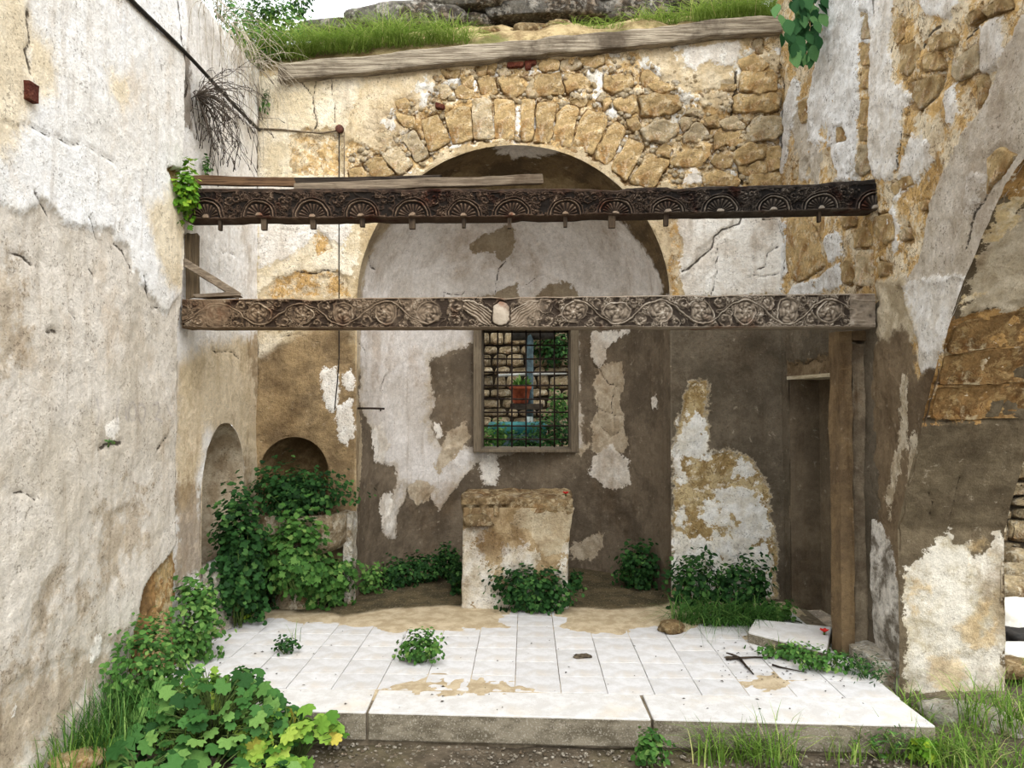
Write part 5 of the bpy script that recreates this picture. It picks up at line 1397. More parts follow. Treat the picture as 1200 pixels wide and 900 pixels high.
# long stone and rubble right front
def slabrock(px, py, z, size, rot, mat, label, seed, name='stone_slab', tilt=(0, 0)):
    p = on_z(px, py, z); o = rock(name, mat, (p[0], p[1], z - .02), size, seed, rot=rot, rough=.22)
    o.rotation_euler = (tilt[0], tilt[1], rot); return tag(o, label, 'stone')
slabrock(1135, 850, -0.1, (0.50, 0.16, 0.17), -0.75, M_limepost, 'long pale stone lying in the grass at the right', 21)
slabrock(1150, 775, -0.05, (0.30, 0.22, 0.12), 0.3, M_rockg, 'grey stone at the foot of the arch jamb', 22, 'rock')
slabrock(1096, 836, -0.1, (0.14, 0.10, 0.09), 0.6, M_rock, 'small brown stone beside the right corner of the platform', 23, 'rock')
slabrock(92, 893, 0.0, (0.24, 0.12, 0.10), 0.5, M_stone, 'ochre broken stone in the grass at the left front', 24, 'rock')

# ------------------------------------------------------------------ cables, rod, brick stub
M_cable = plain_mat('black_cable', (40,36,32), (24,22,20), 30, 0.6)
M_conduit = plain_mat('grey_conduit', (120,106,86), (92,80,64), 20, 0.7)
b = MB(); pts = []
for t in np.linspace(0, 1, 24):
    px = -20 + (303 + 20) * t if False else 120 + (304 - 120) * t; py = -36 + (152 + 36) * t
    pts.append(on_x(px, py + 1.5 * math.sin(t * 9), XLN + .025 - .05 * max(0.0, (px - 225) / 79.0)))
b.tube(pts, 0.013, 7)
tag(b.build('wall_cable', M_cable), 'black cable running along the left wall under the hanging vines', 'cable')
b = MB(); b.tube([on_y(px, py, YB - .015) for px, py in ((304,151),(330,152),(350,154),(375,156),(390,154),(400,152))], 0.008, 6)
o = b.build('branch_cable', M_conduit); tag(o, 'grey cable across the back wall to the junction box', 'cable')
root = empty('junction_box', tuple(on_y(398, 151, YB - .03))); tag(root, 'small rusty junction box with two conduits on the back wall', 'junction box')
b = MB(); V, Fc = lathe([(0.001, -.02), (0.03, -.018), (0.034, -.01), (0.034, .02), (0.001, .021)], 16)
b.add(np.stack([V[:, 0], V[:, 2], V[:, 1]], 1), Fc); b.build('box', plain_mat('rust_box', (98,62,50), (70,46,38), 40), root)
for dx in (-.006, .016):
    b = MB(); P = [on_y(399 + dx * 140, y, YB - .018) for y in (155, 205, 260, 330, 390, 420)] + [on_y(396, 450, YB - .018), on_y(393, 480, YB - .018)]
    b.tube([p - np.array(root.location) + [dx, 0, 0] for p in P[: (8 if dx < 0 else 3)]], 0.005, 6); b.build('conduit', M_cable if dx < 0 else M_conduit, root)
b = MB(); pr = on_y(418, 478, 6.42); b.tube([on_y(417, 478.5, 6.55), on_y(435, 478.5, 6.3), on_y(450, 479, 6.2)], 0.009, 6); b.tube([on_y(446, 479, 6.22), on_y(446, 482, 6.22)], .007, 6)
tag(b.build('iron_rod', M_iron), 'rusty iron rod sticking out of the left side of the apse', 'rod')
pbk = on_x(29, 108, XLN)
o = pbox('brick_stub', XLN - .03, XLN + .05, pbk[1] - .035, pbk[1] + .035, pbk[2] - .045, pbk[2] + .045, M_brick, 30, (3, 3, 3), .008); tag(o, 'red brick stub sticking out of the left wall', 'brick')

# boulders on the crest of the bank
CR = [(470,20,150,34),(540,30,90,18),(590,18,110,30),(640,8,130,32),(720,14,150,30),(770,2,120,26),(560,2,170,22),(690,-6,160,26),(400,33,110,20),(840,0,110,26),(620,36,46,22),(575,40,30,14),(600,50,24,12),(655,30,36,16)]
for i, (px, py, w, h) in enumerate(CR):
    Yc = 7.25 + (i % 3) * .12 if i < 10 else 6.85
    p = on_y(px, py + h / 2, Yc); s = Yc / 900
    o = rock('crest_rock', M_rockg if i < 10 else M_rock, tuple(p), (w * s, 0.35 if i < 10 else .18, h * s * 1.15), 40 + i, rough=.3)
    tag(o, ['long weathered grey ledge rock leftmost on the bank crest', 'low grey rock behind the grass on the bank', 'grey rock over the middle of the timber', 'dark grey rock right of the middle on the bank crest', 'broad grey rock on the right half of the bank', 'grey rock high on the bank before the right grass', 'flat grey rock topmost in the middle of the bank', 'flat grey rock topmost right of the middle of the bank', 'low pale rock among the left grass of the bank', 'grey rock under the right grass of the bank', 'brown stone just above the middle of the timber', 'small brown stone at the right end of the left grass', 'smallest tan stone resting on the timber', 'tan stone beside the moss above the timber'][i], 'rock')

# twigs and litter on the platform
M_twig = plain_mat('dark_twig', (58,48,38), (36,30,24), 30)
def stick(label, runs, r=.006, name='fallen_twig'):
    b = MB()
    for P in runs: b.tube([on_z(px, py, z) for (px, py, z) in P], np.linspace(r, r * .4, len(P)), 5)
    return tag(b.build(name, M_twig), label, 'twig')
stick('forked dark twig lying on the tiles before the loose slab', [[(851,772,.012),(866,771,.012),(885,770,.008),(905,771,.008)],[(866,771,.012),(874,780,.008),(883,790,.006)],[(866,771,.012),(858,767,.02),(851,765,.03)]], .010)
stick('thin dark twig ending in the creeper by the slab', [[(905,779,.012),(915,782,.008),(930,785,.008),(945,788,.008)]], .007)
stick('black stick lying behind the loose slab', [[(915,722,.02),(928,726,.02),(940,730,.015)]], .012)
p = on_z(966, 744, .075); blossom('red_flower', (p[0], p[1], .076), .035, 'small red flower lying behind the loose slab by the pilaster', 'flower')
lt = MB(); r_ = np.random.default_rng(77)
for k in range(260):
    px, py = (r_.uniform(200, 1020), r_.uniform(722, 838)) if k < 120 else (r_.uniform(840, 1010), r_.uniform(735, 800))
    p = on_z(px, py, .004); s_ = r_.uniform(.004, .014); a = r_.uniform(0, 6.28)
    d = np.array([math.cos(a), math.sin(a), 0]) * s_; t = np.array([-d[1], d[0], 0]) * .5; u_ = np.array([0, 0, .004])
    lt.add([p - d, p + t + u_, p + d, p - t + u_ * .5], [(0, 1, 2), (0, 2, 3)])
tag(lt.build('litter', M_twig, floor), kind='stuff')
# ================================================================== PLANTS
def tpl_leaf(kind):
    """leaf template: base at origin, length 1 along +Y, facing +Z"""
    if kind == 'ovate':
        V = [(0,0,0),(.26,.25,.05),(.32,.5,.03),(.17,.8,-.03),(0,1,-.10),(-.17,.8,-.03),(-.32,.5,.03),(-.26,.25,.05),(0,.5,-.04)]
        return np.array(V, float), [(0,1,8),(1,2,8),(2,3,8),(3,4,8),(4,5,8),(5,6,8),(6,7,8),(7,0,8)]
    if kind == 'lobed':   # mallow: rounded, five to seven shallow lobes, cupped
        V = [(0, .42, -.06)]; n = 22
        for i in range(n):
            a = -math.pi / 2 + 2 * math.pi * (i + .5) / n
            r = .52 * (1 + .13 * math.cos(7 * (a + math.pi / 2) + math.pi)) * (0.50 if abs(a + math.pi / 2) < .2 or abs(a - 1.5 * math.pi) < .2 else 1)
            V.append((r * math.cos(a) * 1.05, .45 + r * math.sin(a), .07 * math.cos(7 * (a + math.pi / 2)) - .05))
        return np.array(V, float), [(0, 1 + i, 1 + (i + 1) % n) for i in range(n)]
    if kind == 'round':
        V = [(0, .4, -.07)]; n = 9
        for i in range(n):
            a = -math.pi / 2 + 2 * math.pi * i / n
            r = .45 * (0.4 if i == 0 else 1)
            V.append((r * math.cos(a), .45 + r * math.sin(a), .04 * (-1) ** i))
        return np.array(V, float), [(0, 1 + i, 1 + (i + 1) % n) for i in range(n)]
    if kind == 'serrate':  # parsley-like, three toothed leaflets
        V = [(0,0,0),(.12,.2,0),(.42,.28,.06),(.36,.42,.03),(.5,.55,.04),(.22,.58,0),(.26,.78,.0),(.1,.76,0),(0,1,-.05),(-.1,.76,0),(-.26,.78,0),(-.22,.58,0),(-.5,.55,.04),(-.36,.42,.03),(-.42,.28,.06),(-.12,.2,0),(0,.5,-.05)]
        return np.array(V, float), [(i, (i + 1) % 16, 16) for i in range(16)]
    if kind == 'narrow':
        V = [(0,0,0),(.10,.3,.02),(.08,.65,0),(0,1,-.08),(-.08,.65,0),(-.10,.3,.02)]
        return np.array(V, float), [(0,1,5),(1,2,4,5),(2,3,4)]
TPL = {k: tpl_leaf(k) for k in ('ovate', 'lobed', 'round', 'serrate', 'narrow')}
def frame(d, nrm):
    d = d / (np.linalg.norm(d) + 1e-9); nrm = nrm - (nrm @ d) * d; nrm = nrm / (np.linalg.norm(nrm) + 1e-9)
    return np.stack([np.cross(d, nrm), d, nrm], 1)
M_leaf_d = leaf_mat('leaf_deep', (22,46,22), (43,80,36), (84,122,60))
M_leaf_m = leaf_mat('leaf_mid', (42,74,32), (76,118,52), (130,160,84))
M_leaf_y = leaf_mat('leaf_bright', (62,100,24), (100,146,40), (168,190,60))
M_leaf_o = leaf_mat('leaf_mallow', (34,68,30), (70,114,54), (118,154,80), True)
M_leaf_oy = leaf_mat('leaf_mallow_yellow', (78,120,44), (120,160,62), (172,190,84), True, dry=(200, 184, 84))
M_leaf_v = leaf_mat('leaf_vine', (34,70,40), (62,106,62), (104,146,88), True)
M_grass = leaf_mat('grass_blade', (70,104,34), (120,152,64), (182,196,112), dry=(200, 186, 132))
M_turf = leaf_mat('turf_blade', (98,126,50), (142,166,78), (192,202,122), dry=(206, 190, 140), trans=.4)
M_dry = plain_mat('dry_twig', (92,82,72), (54,47,40), 30)
M_dryg = plain_mat('bleached_twig', (186,176,158), (150,138,118), 30)

def inside(p):
    x, y, z = p
    if z > 4.25 or y > 7.9 or x > 2.9: return True
    if x < (XLN if y < ue else XLF) + .012: return False
    if y > YB - .012 and not (math.hypot(x - AX, y - YB) < AR - .02): return False
    if y > 4.95: return x < 2.115 + (YB - y) * .083
    if y > 4.5: return x < XRN - .01
    return True
def bush(name, base, rad, n, size, kind, mat, label, cat='plant', group=None, stems=10, seed=0, lean=(0, 0, 0), out=0.75, up=0.55, cut=None, jitter=0.5, shell=0.45, drop=0.0, kindtag=True):
    """a leafy plant: stems rise from the base and spread, leaves set all through the crown"""
    r_ = np.random.default_rng(seed + 1000)
    base = np.array(base, float); rad = np.array(rad, float); root = empty(name, base); tag(root, label, cat, group)
    cen_ = np.array([0, 0, rad[2]]) * 1.0 + np.array(lean)
    b = MB(); tp, tf = TPL[kind]; n = int(n * 1.4); size = size * .84; k1, k2, k3 = r_.normal(size=(3, 3))
    for i in range(n):
        d = r_.normal(size=3); d /= np.linalg.norm(d)
        rr = (shell + (1 - shell) * r_.uniform()) ** 0.7
        lump = 1 + .28 * math.sin(d @ k1 * 3.1 + 1) + .22 * math.sin(d @ k2 * 5.3) + .16 * math.sin(d @ k3 * 8.7)
        p = cen_ + d * rr * rad * lump * (1 + r_.uniform(-.15, .2))
        p[2] = max(p[2], 0.012 + drop * -1 * 0 + (r_.uniform(0, .02))) if drop == 0 else p[2]
        if not (cut or inside)(p + base): continue
        nrm = d * out + np.array([0, -.25, up]) + r_.normal(size=3) * jitter * .6
        dr = np.cross(nrm, r_.normal(size=3)); dr = dr + d * .5 - np.array([0, 0, .25])
        Fm = frame(dr, nrm); s = size * r_.uniform(.6, 1.2)
        b.add(tp @ Fm.T * s + p - Fm[:, 1] * s * .5, tf, float(np.clip(r_.normal(.48, .26), 0, 1)))
    fo = b.build('foliage', mat, root, tint=True)
    tag(fo, kind='stuff')
    if stems:
        b = MB()
        for i in range(stems):
            d = r_.normal(size=3); d[2] = abs(d[2]); d /= np.linalg.norm(d)
            e = cen_ + d * rad * .85
            if not (cut or inside)(e + base): e = cen_ * .8
            s0 = np.array([r_.uniform(-.2, .2) * rad[0], r_.uniform(-.2, .2) * rad[1], -.01])
            m_ = (s0 + e) / 2 + r_.normal(size=3) * rad * .1; m_[2] = abs(m_[2])
            b.tube([s0, s0 * .6 + m_ * .4, m_, m_ * .4 + e * .6, e], np.linspace(.0045, .0015, 5), 5)
        b.build('stems', M_stem, root)
    return root

def leafy(name, base, leaves, kind, mat, label, size, cat='plant', seed=0, spread=0.3, height=0.3, lean=(0, 0), face=(0, -.45, .75)):
    """large-leaved plant: every leaf is a part, on its own stalk"""
    r_ = np.random.default_rng(seed + 3000); base = np.array(base, float)
    root = empty(name, base); tag(root, label, cat)
    tp, tf = TPL[kind]; me = mesh('leaf', tp, tf, True); me.materials.append(mat)
    b = MB()
    for i in range(leaves):
        a = r_.uniform(0, 2 * math.pi); q = math.sqrt(r_.uniform(0.02, 1))
        h = height * (1 - .55 * q ** 2) * r_.uniform(.55, 1.08)
        p = np.array([math.cos(a) * q * spread + lean[0] * h, math.sin(a) * q * spread * .75 + lean[1] * h, h])
        nrm = np.array(face) + np.array([math.cos(a) * q, math.sin(a) * q, 0]) * .6 + r_.normal(size=3) * .22
        dr = np.array([math.cos(a), math.sin(a), -.25]) + r_.normal(size=3) * .4
        if not inside(p + base): continue
        Fm = frame(dr, nrm); s = size * r_.uniform(.55, 1.25) * (1.1 - .3 * (h / height))
        o = link('leaf', me, None, root)
        M = Matrix([list(Fm[0]) + [p[0]], list(Fm[1]) + [p[1]], list(Fm[2]) + [p[2]], [0, 0, 0, 1]])
        o.matrix_local = M @ Matrix.Diagonal((s, s, s, 1))
        s0 = np.array([p[0] * .2, p[1] * .2, -.02]); m_ = np.array([p[0] * .55, p[1] * .55, h * .75])
        b.tube([s0, m_, p], np.array([.0045, .003, .002]), 5)
    b.build('stems', M_stem, root)
    return root

def grass(name, base, rx, ry, n, hgt, label, mat=None, cat='grass', seed=0, droop=0.5, width=0.006, group=None, down=False, lean=(0, 0)):
    r_ = np.random.default_rng(seed + 5000); root = empty(name, base); tag(root, label, cat, group)
    b = MB()
    for i in range(n):
        a = r_.uniform(0, 2 * math.pi); q = math.sqrt(r_.uniform())
        p = np.array([math.cos(a) * q * rx, math.sin(a) * q * ry, -.01])
        if not inside(p + np.array(base) + [0, 0, .02]): continue
        h = hgt * r_.uniform(.45, 1.1); az = r_.uniform(0, 2 * math.pi); d = np.array([math.cos(az) + lean[0], math.sin(az) * .8 + lean[1] - .15, 0]); d /= np.linalg.norm(d) + 1e-6
        w = width * r_.uniform(.6, 1.2); sd = np.array([-d[1], d[0], 0]); dr = droop * r_.uniform(.3, 1.4)
        V = []
        for k, t in enumerate((0, .35, .7, 1)):
            c = p + d * h * dr * t ** 1.8 + np.array([0, 0, h * (t - .55 * dr * t ** 3 if not down else t * .35 - 1.15 * t ** 2)])
            ww = w * (1 - t ** 2) + .0006
            V += [c - sd * ww / 2, c + sd * ww / 2]
        b.add(V, [(0,1,3,2),(2,3,5,4),(4,5,7,6)], float(np.clip(r_.normal(.45, .25), 0, 1)))
    fo = b.build('blades', mat or M_grass, root, tint=True); tag(fo, kind='stuff')
    return root
def gz(px, py, Z=0.0):
    p = on_z(px, py, Z); return (p[0], p[1], Z)
def gg(px, py):
    p = on_z(px, py, -0.12); z = ground_z(p[0], p[1]); p = on_z(px, py, z); return (p[0], p[1], z)

# foreground left: mallow, grass and nettles
leafy('mallow', gg(250, 880), 230, 'lobed', M_leaf_o, 'large dark green mallow in front of the platform at the left', .08, seed=1, spread=.40, height=.40)
leafy('mallow', gg(340, 893), 95, 'lobed', M_leaf_oy, 'yellow-green mallow at the foot of the step, right of the dark one', .085, seed=2, spread=.24, height=.27)
leafy('mallow', gg(165, 918), 30, 'lobed', M_leaf_o, 'small mallow at the bottom edge below the grass tuft', .10, seed=3, spread=.2, height=.17)
leafy('mallow', gz(240, 828), 34, 'lobed', M_leaf_oy, 'light green mallow shoot rising behind the dark mallow', .085, seed=4, spread=.15, height=.20)
leafy('mallow', gg(240, 928), 50, 'lobed', M_leaf_o, 'low mallow leaves at the bottom edge of the picture', .09, seed=5, spread=.38, height=.16)
grass('grass_tuft', gg(128, 868), .24, .34, 620, .38, 'dense grass tuft against the foot of the left wall', seed=1, mat=M_leaf_m)
grass('grass_tuft', gg(75, 900), .22, .2, 260, .24, 'short grass at the left wall beside the broken stone', seed=2)
grass('grass_tuft', gg(215, 862), .38, .28, 260, .26, 'thin grass growing through the dark mallow', seed=3)
bush('nettle', gz(164, 826), (.19, .22, .21), 1300, .042, 'ovate', M_leaf_m, 'bushy green nettle between the grass tuft and the left wall', seed=4)
bush('nettle', gz(222, 772), (.23, .20, .27), 1050, .052, 'ovate', M_leaf_m, 'tall leafy nettle at the left corner of the platform', seed=5, stems=16)
bush('seedling', gz(336, 766), (.08, .06, .055), 80, .034, 'round', M_leaf_d, 'tiny seedling in a tile joint on the left of the platform', seed=6, stems=4)
bush('tile_weed', gz(493, 776), (.14, .11, .095), 420, .036, 'round', M_leaf_m, 'round green weed growing in the tiles before the altar', seed=7, stems=8)
grass('dry_stalks', gz(345, 752), .04, .04, 7, .2, 'thin dry stalks beside the tiny seedling', seed=8, mat=M_grass, width=.003)
# basin corner
nich = lambda p: (p[0] > XLF + .01 or (p[0] > XLF - .2 and abs(p[1] - LNc) < LNR * .9)) and p[1] < YB - .01
bush('pellitory', (XLF + .14, 5.66, .02), (.20, .36, .50), 1900, .06, 'round', M_leaf_d, 'deep green climber filling the left wall niche', seed=9, cut=nich, stems=12, shell=.2)
nb = lambda p: p[0] > XLF + .01 and (p[1] < YB - .01 or (abs(p[0] - NX) < NR * .9 and p[1] < YB + .3))
bush('pellitory', (on_y(345, 600, 6.22)[0], 6.20, zr - .05), (.42, .28, .22), 1400, .054, 'round', M_leaf_d, 'deep green mound of leaves growing in the stone basin', seed=10, stems=10, shell=.2, cut=nb)
bush('celery_weed', (on_y(346, 640, 5.9)[0], 5.84, .24), (.24, .11, .27), 640, .08, 'serrate', M_leaf_m, 'toothed green weed hanging over the front of the basin', seed=11, drop=1, stems=8)
bush('celery_weed', gz(372, 712), (.33, .17, .22), 900, .07, 'serrate', M_leaf_m, 'toothed green weed on the floor below the basin', seed=12)
bush('nettle', gz(296, 718), (.20, .18, .20), 600, .052, 'ovate', M_leaf_d, 'dark nettle on the floor left of the basin foot', seed=13)
bush('nettle', gz(272, 728), (.16, .09, .045), 160, .04, 'ovate', M_leaf_y, 'low pale weeds on the tile edge under the left niche', seed=14, stems=4)
# row along the apse
for i, (px, py, r3, n, k, m_, lab) in enumerate((
  (428,697,(.17,.13,.13),420,'serrate',M_leaf_m,'green weed at the left corner of the apse'),
  (462,690,(.17,.13,.12),420,'round',M_leaf_d,'low green weed along the apse wall, second from its left corner'),
  (494,686,(.18,.13,.145),480,'round',M_leaf_d,'green weed along the apse wall between the corner and the altar'),
  (524,682,(.14,.13,.17),460,'round',M_leaf_d,'green weed against the left side of the altar'),
  (535,696,(.06,.18,.15),300,'round',M_leaf_d,'dark leaves creeping along the left flank of the altar'))):
    bush('apse_weed', gz(px, py), r3, n, .046, k, m_, lab, seed=20 + i, stems=5)
bush('altar_ivy', (on_y(624, 650, 6.1)[0], AY - .07, 0), (.30, .10, .17), 900, .05, 'round', M_leaf_d, 'dark green leafy plant at the front foot of the altar', seed=30, stems=10, cut=lambda p: p[1] < AY - .015)
bush('altar_weed', gz(674, 692), (.07, .09, .08), 130, .045, 'round', M_leaf_d, 'small leaves at the right flank of the altar', seed=31, stems=3)
bush('corner_weed', gz(750, 692), (.19, .14, .20), 640, .052, 'round', M_leaf_d, 'dark green plant at the right side of the apse', seed=32)
bush('corner_weed', gz(815, 716), (.22, .14, .23), 560, .058, 'ovate', M_leaf_d, 'leafy weed in front of the patched wall right of the apse', seed=33)
grass('grass_clump', gz(850, 730), .40, .10, 620, .30, 'lush long grass clump at the foot of the right back wall', seed=34, mat=M_leaf_m, width=.008, droop=1.3)
bush('corner_weed', gz(872, 718), (.27, .14, .21), 700, .056, 'ovate', M_leaf_d, 'broad-leaved weed behind the lush grass by the doorway', seed=35)
bush('corner_weed', gz(908, 726), (.15, .10, .07), 180, .055, 'serrate', M_leaf_m, 'low toothed weed left of the doorway', seed=36, stems=4)
# right side
bush('creeper', gz(930, 772), (.22, .10, .05), 260, .042, 'ovate', M_leaf_m, 'low creeper along the front of the loose slab', seed=40, stems=8)
bush('creeper', gz(966, 786), (.18, .10, .06), 220, .042, 'ovate', M_leaf_m, 'low creeper between the slab and the stone block', seed=41, stems=6)
bush('creeper', gz(1012, 792), (.12, .22, .06), 240, .04, 'narrow', M_leaf_d, 'dark weeds along the foot of the stone block', seed=42, stems=6)
grass('dry_stalks', gz(912, 766), .06, .04, 14, .17, 'dark dry stalks rising from the creeper by the slab', seed=43, width=.006)
bush('step_weed', (on_y(759, 870, 3.94)[0], 3.88, -.16), (.085, .06, .085), 150, .045, 'ovate', M_leaf_m, 'green weed growing against the front of the step', seed=44, stems=5)
for i, (px, py, rx, n, h, lab) in enumerate((
  (842,893,.14,90,.30,'grass clump at the foot of the step, left of its neighbour'), (898,895,.16,120,.32,'taller grass clump at the foot of the step'),
  (990,890,.10,40,.26,'sparse grass blades before the right part of the step'), (1060,890,.16,80,.28,'grass before the right corner of the step'),
  (1120,885,.2,150,.26,'grass growing around the long pale stone'), (1172,850,.22,220,.34,'tall grass at the right edge in front of the arch'),
  (1160,905,.3,220,.24,'grass at the bottom right corner'), (1075,836,.1,70,.22,'grass between the platform corner and the arch jamb'),
  (1195,800,.15,120,.25,'grass inside the arch opening'))):
    grass('step_grass', gg(px, py), rx, .10 if i < 4 else .16, n, h, lab, seed=50 + i, droop=.75, width=.007)
bush('step_weed', gg(1040, 892), (.14, .08, .09), 90, .05, 'narrow', M_leaf_m, 'thin weed before the right corner of the step', seed=60, stems=6)
bush('groundsel', gg(1085, 893), (.10, .08, .06), 70, .06, 'serrate', M_leaf_y, 'bright green weed at the bottom right by the step corner', seed=61, stems=4)
# left wall: fern at the beam, greens at the corner, dead shrub
p = on_x(208, 240, XLN)
bush('wall_fern', (XLN + .06, p[1] - .02, p[2] - .06), (.07, .12, .15), 240, .055, 'serrate', M_leaf_y, 'bright fern growing from the left wall at the end of the upper beam', seed=62, drop=1, stems=4)
p = on_x(236, 200, XLF); bush('wall_weed', (XLF + .03, p[1], p[2] - .05), (.04, .05, .08), 60, .035, 'ovate', M_leaf_m, 'small weed on the left wall under the dead shrub', seed=63, drop=1, stems=3)
p = on_y(309, 134, YB); bush('wall_weed', (p[0] + .02, YB - .05, p[2]), (.04, .04, .09), 60, .035, 'ovate', M_leaf_m, 'tiny weed in the corner above the grey cable', seed=64, drop=1, stems=3)
p = on_x(125, 522, XLN); bush('wall_weed', (XLN + .01, p[1], p[2]), (.015, .04, .02), 24, .02, 'ovate', M_leaf_m, 'tiny weed in a hole of the left wall', seed=65, drop=1, stems=2)
def twigs(name, start, n, L, mat, label, seed, dirs, spread=.5, grav=1.0, r0=.004, fork=2, cat='shrub'):
    r_ = np.random.default_rng(seed); root = empty(name, start[0] if isinstance(start[0], (tuple, np.ndarray)) else start); tag(root, label, cat)
    b = MB(); o0 = np.array(root.location)
    for i in range(n):
        s = np.array(start[r_.integers(len(start))]) if isinstance(start[0], (tuple, np.ndarray)) else np.array(start)
        s = s - o0; d = np.array(dirs) + r_.normal(size=3) * spread; d /= np.linalg.norm(d); l = L * r_.uniform(.5, 1.1)
        pts = [s]; c = s.copy()
        for k in range(7):
            d = d + np.array([0, 0, -.16 * grav]) + r_.normal(size=3) * .14; d /= np.linalg.norm(d); c = c + d * l / 7
            c[0] = max(c[0], XLF + .015 - o0[0]); pts.append(c.copy())
        b.tube(pts, np.linspace(r0, r0 * .3, len(pts)), 4)
        for f in range(fork):
            k = r_.integers(2, 7); dd = d + r_.normal(size=3) * .7; dd /= np.linalg.norm(dd); q = pts[k]
            e = q + dd * l * .22; e[0] = max(e[0], XLF + .015 - o0[0]); e2 = e + dd * l * .08 + [0, 0, -.03]; e2[0] = max(e2[0], XLF + .015 - o0[0])
            b.tube([q, e, e2], [r0 * .5, r0 * .35, r0 * .9], 4)
    b.build('twigs', mat, root); return root
p = on_x(221, 112, XLF); twigs('dead_shrub', tuple(p + np.array([.05, 0, 0])), 44, .62, M_dry, 'dead grey shrub hanging from the left wall above the upper beam', 5, (.15, .55, .25), .35, 1.5, .004, 5)
p2 = on_x(30, 15, XLN); 
pts = [tuple(np.array((XLF + .03 + rng.uniform(0, .1), y, 4.42))) for y in np.linspace(5.1, 6.35, 26)]
twigs('hanging_vine', pts, 85, .8, M_dryg, 'bleached dry vine stems hanging over the top of the left wall', 6, (.25, .0, -.25), .7, 1.6, .0026, 1, 'vine')
# top of the wall
for i, (px, py, Y, rx, ry, n, h, lab) in enumerate((
  (330,62,6.6,.25,.15,420,.34,'grass over the left end of the timber'), (395,58,6.62,.28,.15,460,.32,'grass above the left part of the timber'), (460,52,6.65,.26,.15,460,.32,'grass above the timber left of the middle'),
  (525,46,6.65,.18,.12,260,.26,'grass at the right end of the left grass row'), (700,26,6.75,.25,.12,140,.16,'short grass above the right half of the timber'), (850,12,6.7,.30,.14,420,.28,'grass above the right end of the timber'),
  (770,16,6.8,.2,.1,200,.2,'grass on the bank between the rocks and the right end'), (900,8,6.65,.2,.14,320,.32,'tall grass in the right corner of the bank'), (285,55,6.45,.12,.25,200,.32,'grass spilling over the left corner of the wall top'))):
    p = on_y(px, py, Y); p[2] = bank_z(p[0], (Y - YB - .03) / 1.77) - .05
    grass('wall_grass', tuple(p), rx * 1.15, ry * 1.2, int(n * 1.5), h * 1.2, lab, seed=80 + i, droop=1.5, width=.0055, lean=(0, -.35), mat=M_turf)
p = on_y(318, 40, 6.7); bush('wall_bush', tuple(p + [0, 0, -.15]), (.32, .22, .26), 1300, .045, 'ovate', M_leaf_m, 'leafy bush on the top left corner of the wall', seed=90, drop=1)
p = on_y(292, 62, 6.52); bush('wall_bush', tuple(p + [0, 0, -.2]), (.26, .3, .26), 1100, .05, 'ovate', M_leaf_m, 'dense green bush in the corner above the left end of the timber', seed=93, drop=1)
p = on_y(262, 10, 6.5); bush('wall_bush', tuple(p + [0, 0, -.1]), (.16, .35, .2), 500, .045, 'narrow', M_leaf_m, 'straggly bush on top of the left wall', seed=91, drop=1)
p = on_y(350, 8, 7.1); bush('wall_bush', tuple(p + [0, 0, -.1]), (.13, .12, .16), 140, .05, 'ovate', M_leaf_d, 'thin young shrub against the sky on the left of the bank', seed=92, drop=1)
# caper vine with big leaves hanging in the right corner
vb = on_y(944, 40, 5.62); r_ = np.random.default_rng(44)
root = empty('caper_vine', tuple(vb)); tag(root, 'big-leaved green vine hanging in the top right corner', 'vine')
tp, tf = TPL['ovate']; me = mesh('leaf', tp, tf); me.materials.append(M_leaf_v)
b = MB()
for i in range(78):
    px, py = 944 + r_.normal() * 13, r_.uniform(-14, 72)
    px -= (py - 10) * .18; 
    if py > 55: px = 938 + r_.normal() * 6
    q = on_y(px, py, 5.58 + r_.uniform(-.1, .1)) - vb; s = r_.uniform(.09, .15)
    Fm = frame(np.array([r_.normal() * .45, -.2, -1.]), np.array([r_.normal() * .5 - .2, -1, .45 + r_.normal() * .3]))
    o = link('leaf', me, None, root)
    o.matrix_local = Matrix([list(Fm[0]) + [q[0]], list(Fm[1]) + [q[1]], list(Fm[2]) + [q[2] + s * .5], [0, 0, 0, 1]]) @ Matrix.Diagonal((s, s, s, 1))
for k in range(5):
    e = on_y(938 + k * 4, 60 - k * 6, 5.62) - vb; b.tube([on_y(950 + k * 3, -40, 5.7) - vb, on_y(948 + k, 10, 5.64) - vb, e], [.008, .006, .003], 5)
b.build('stems', M_stem, root)
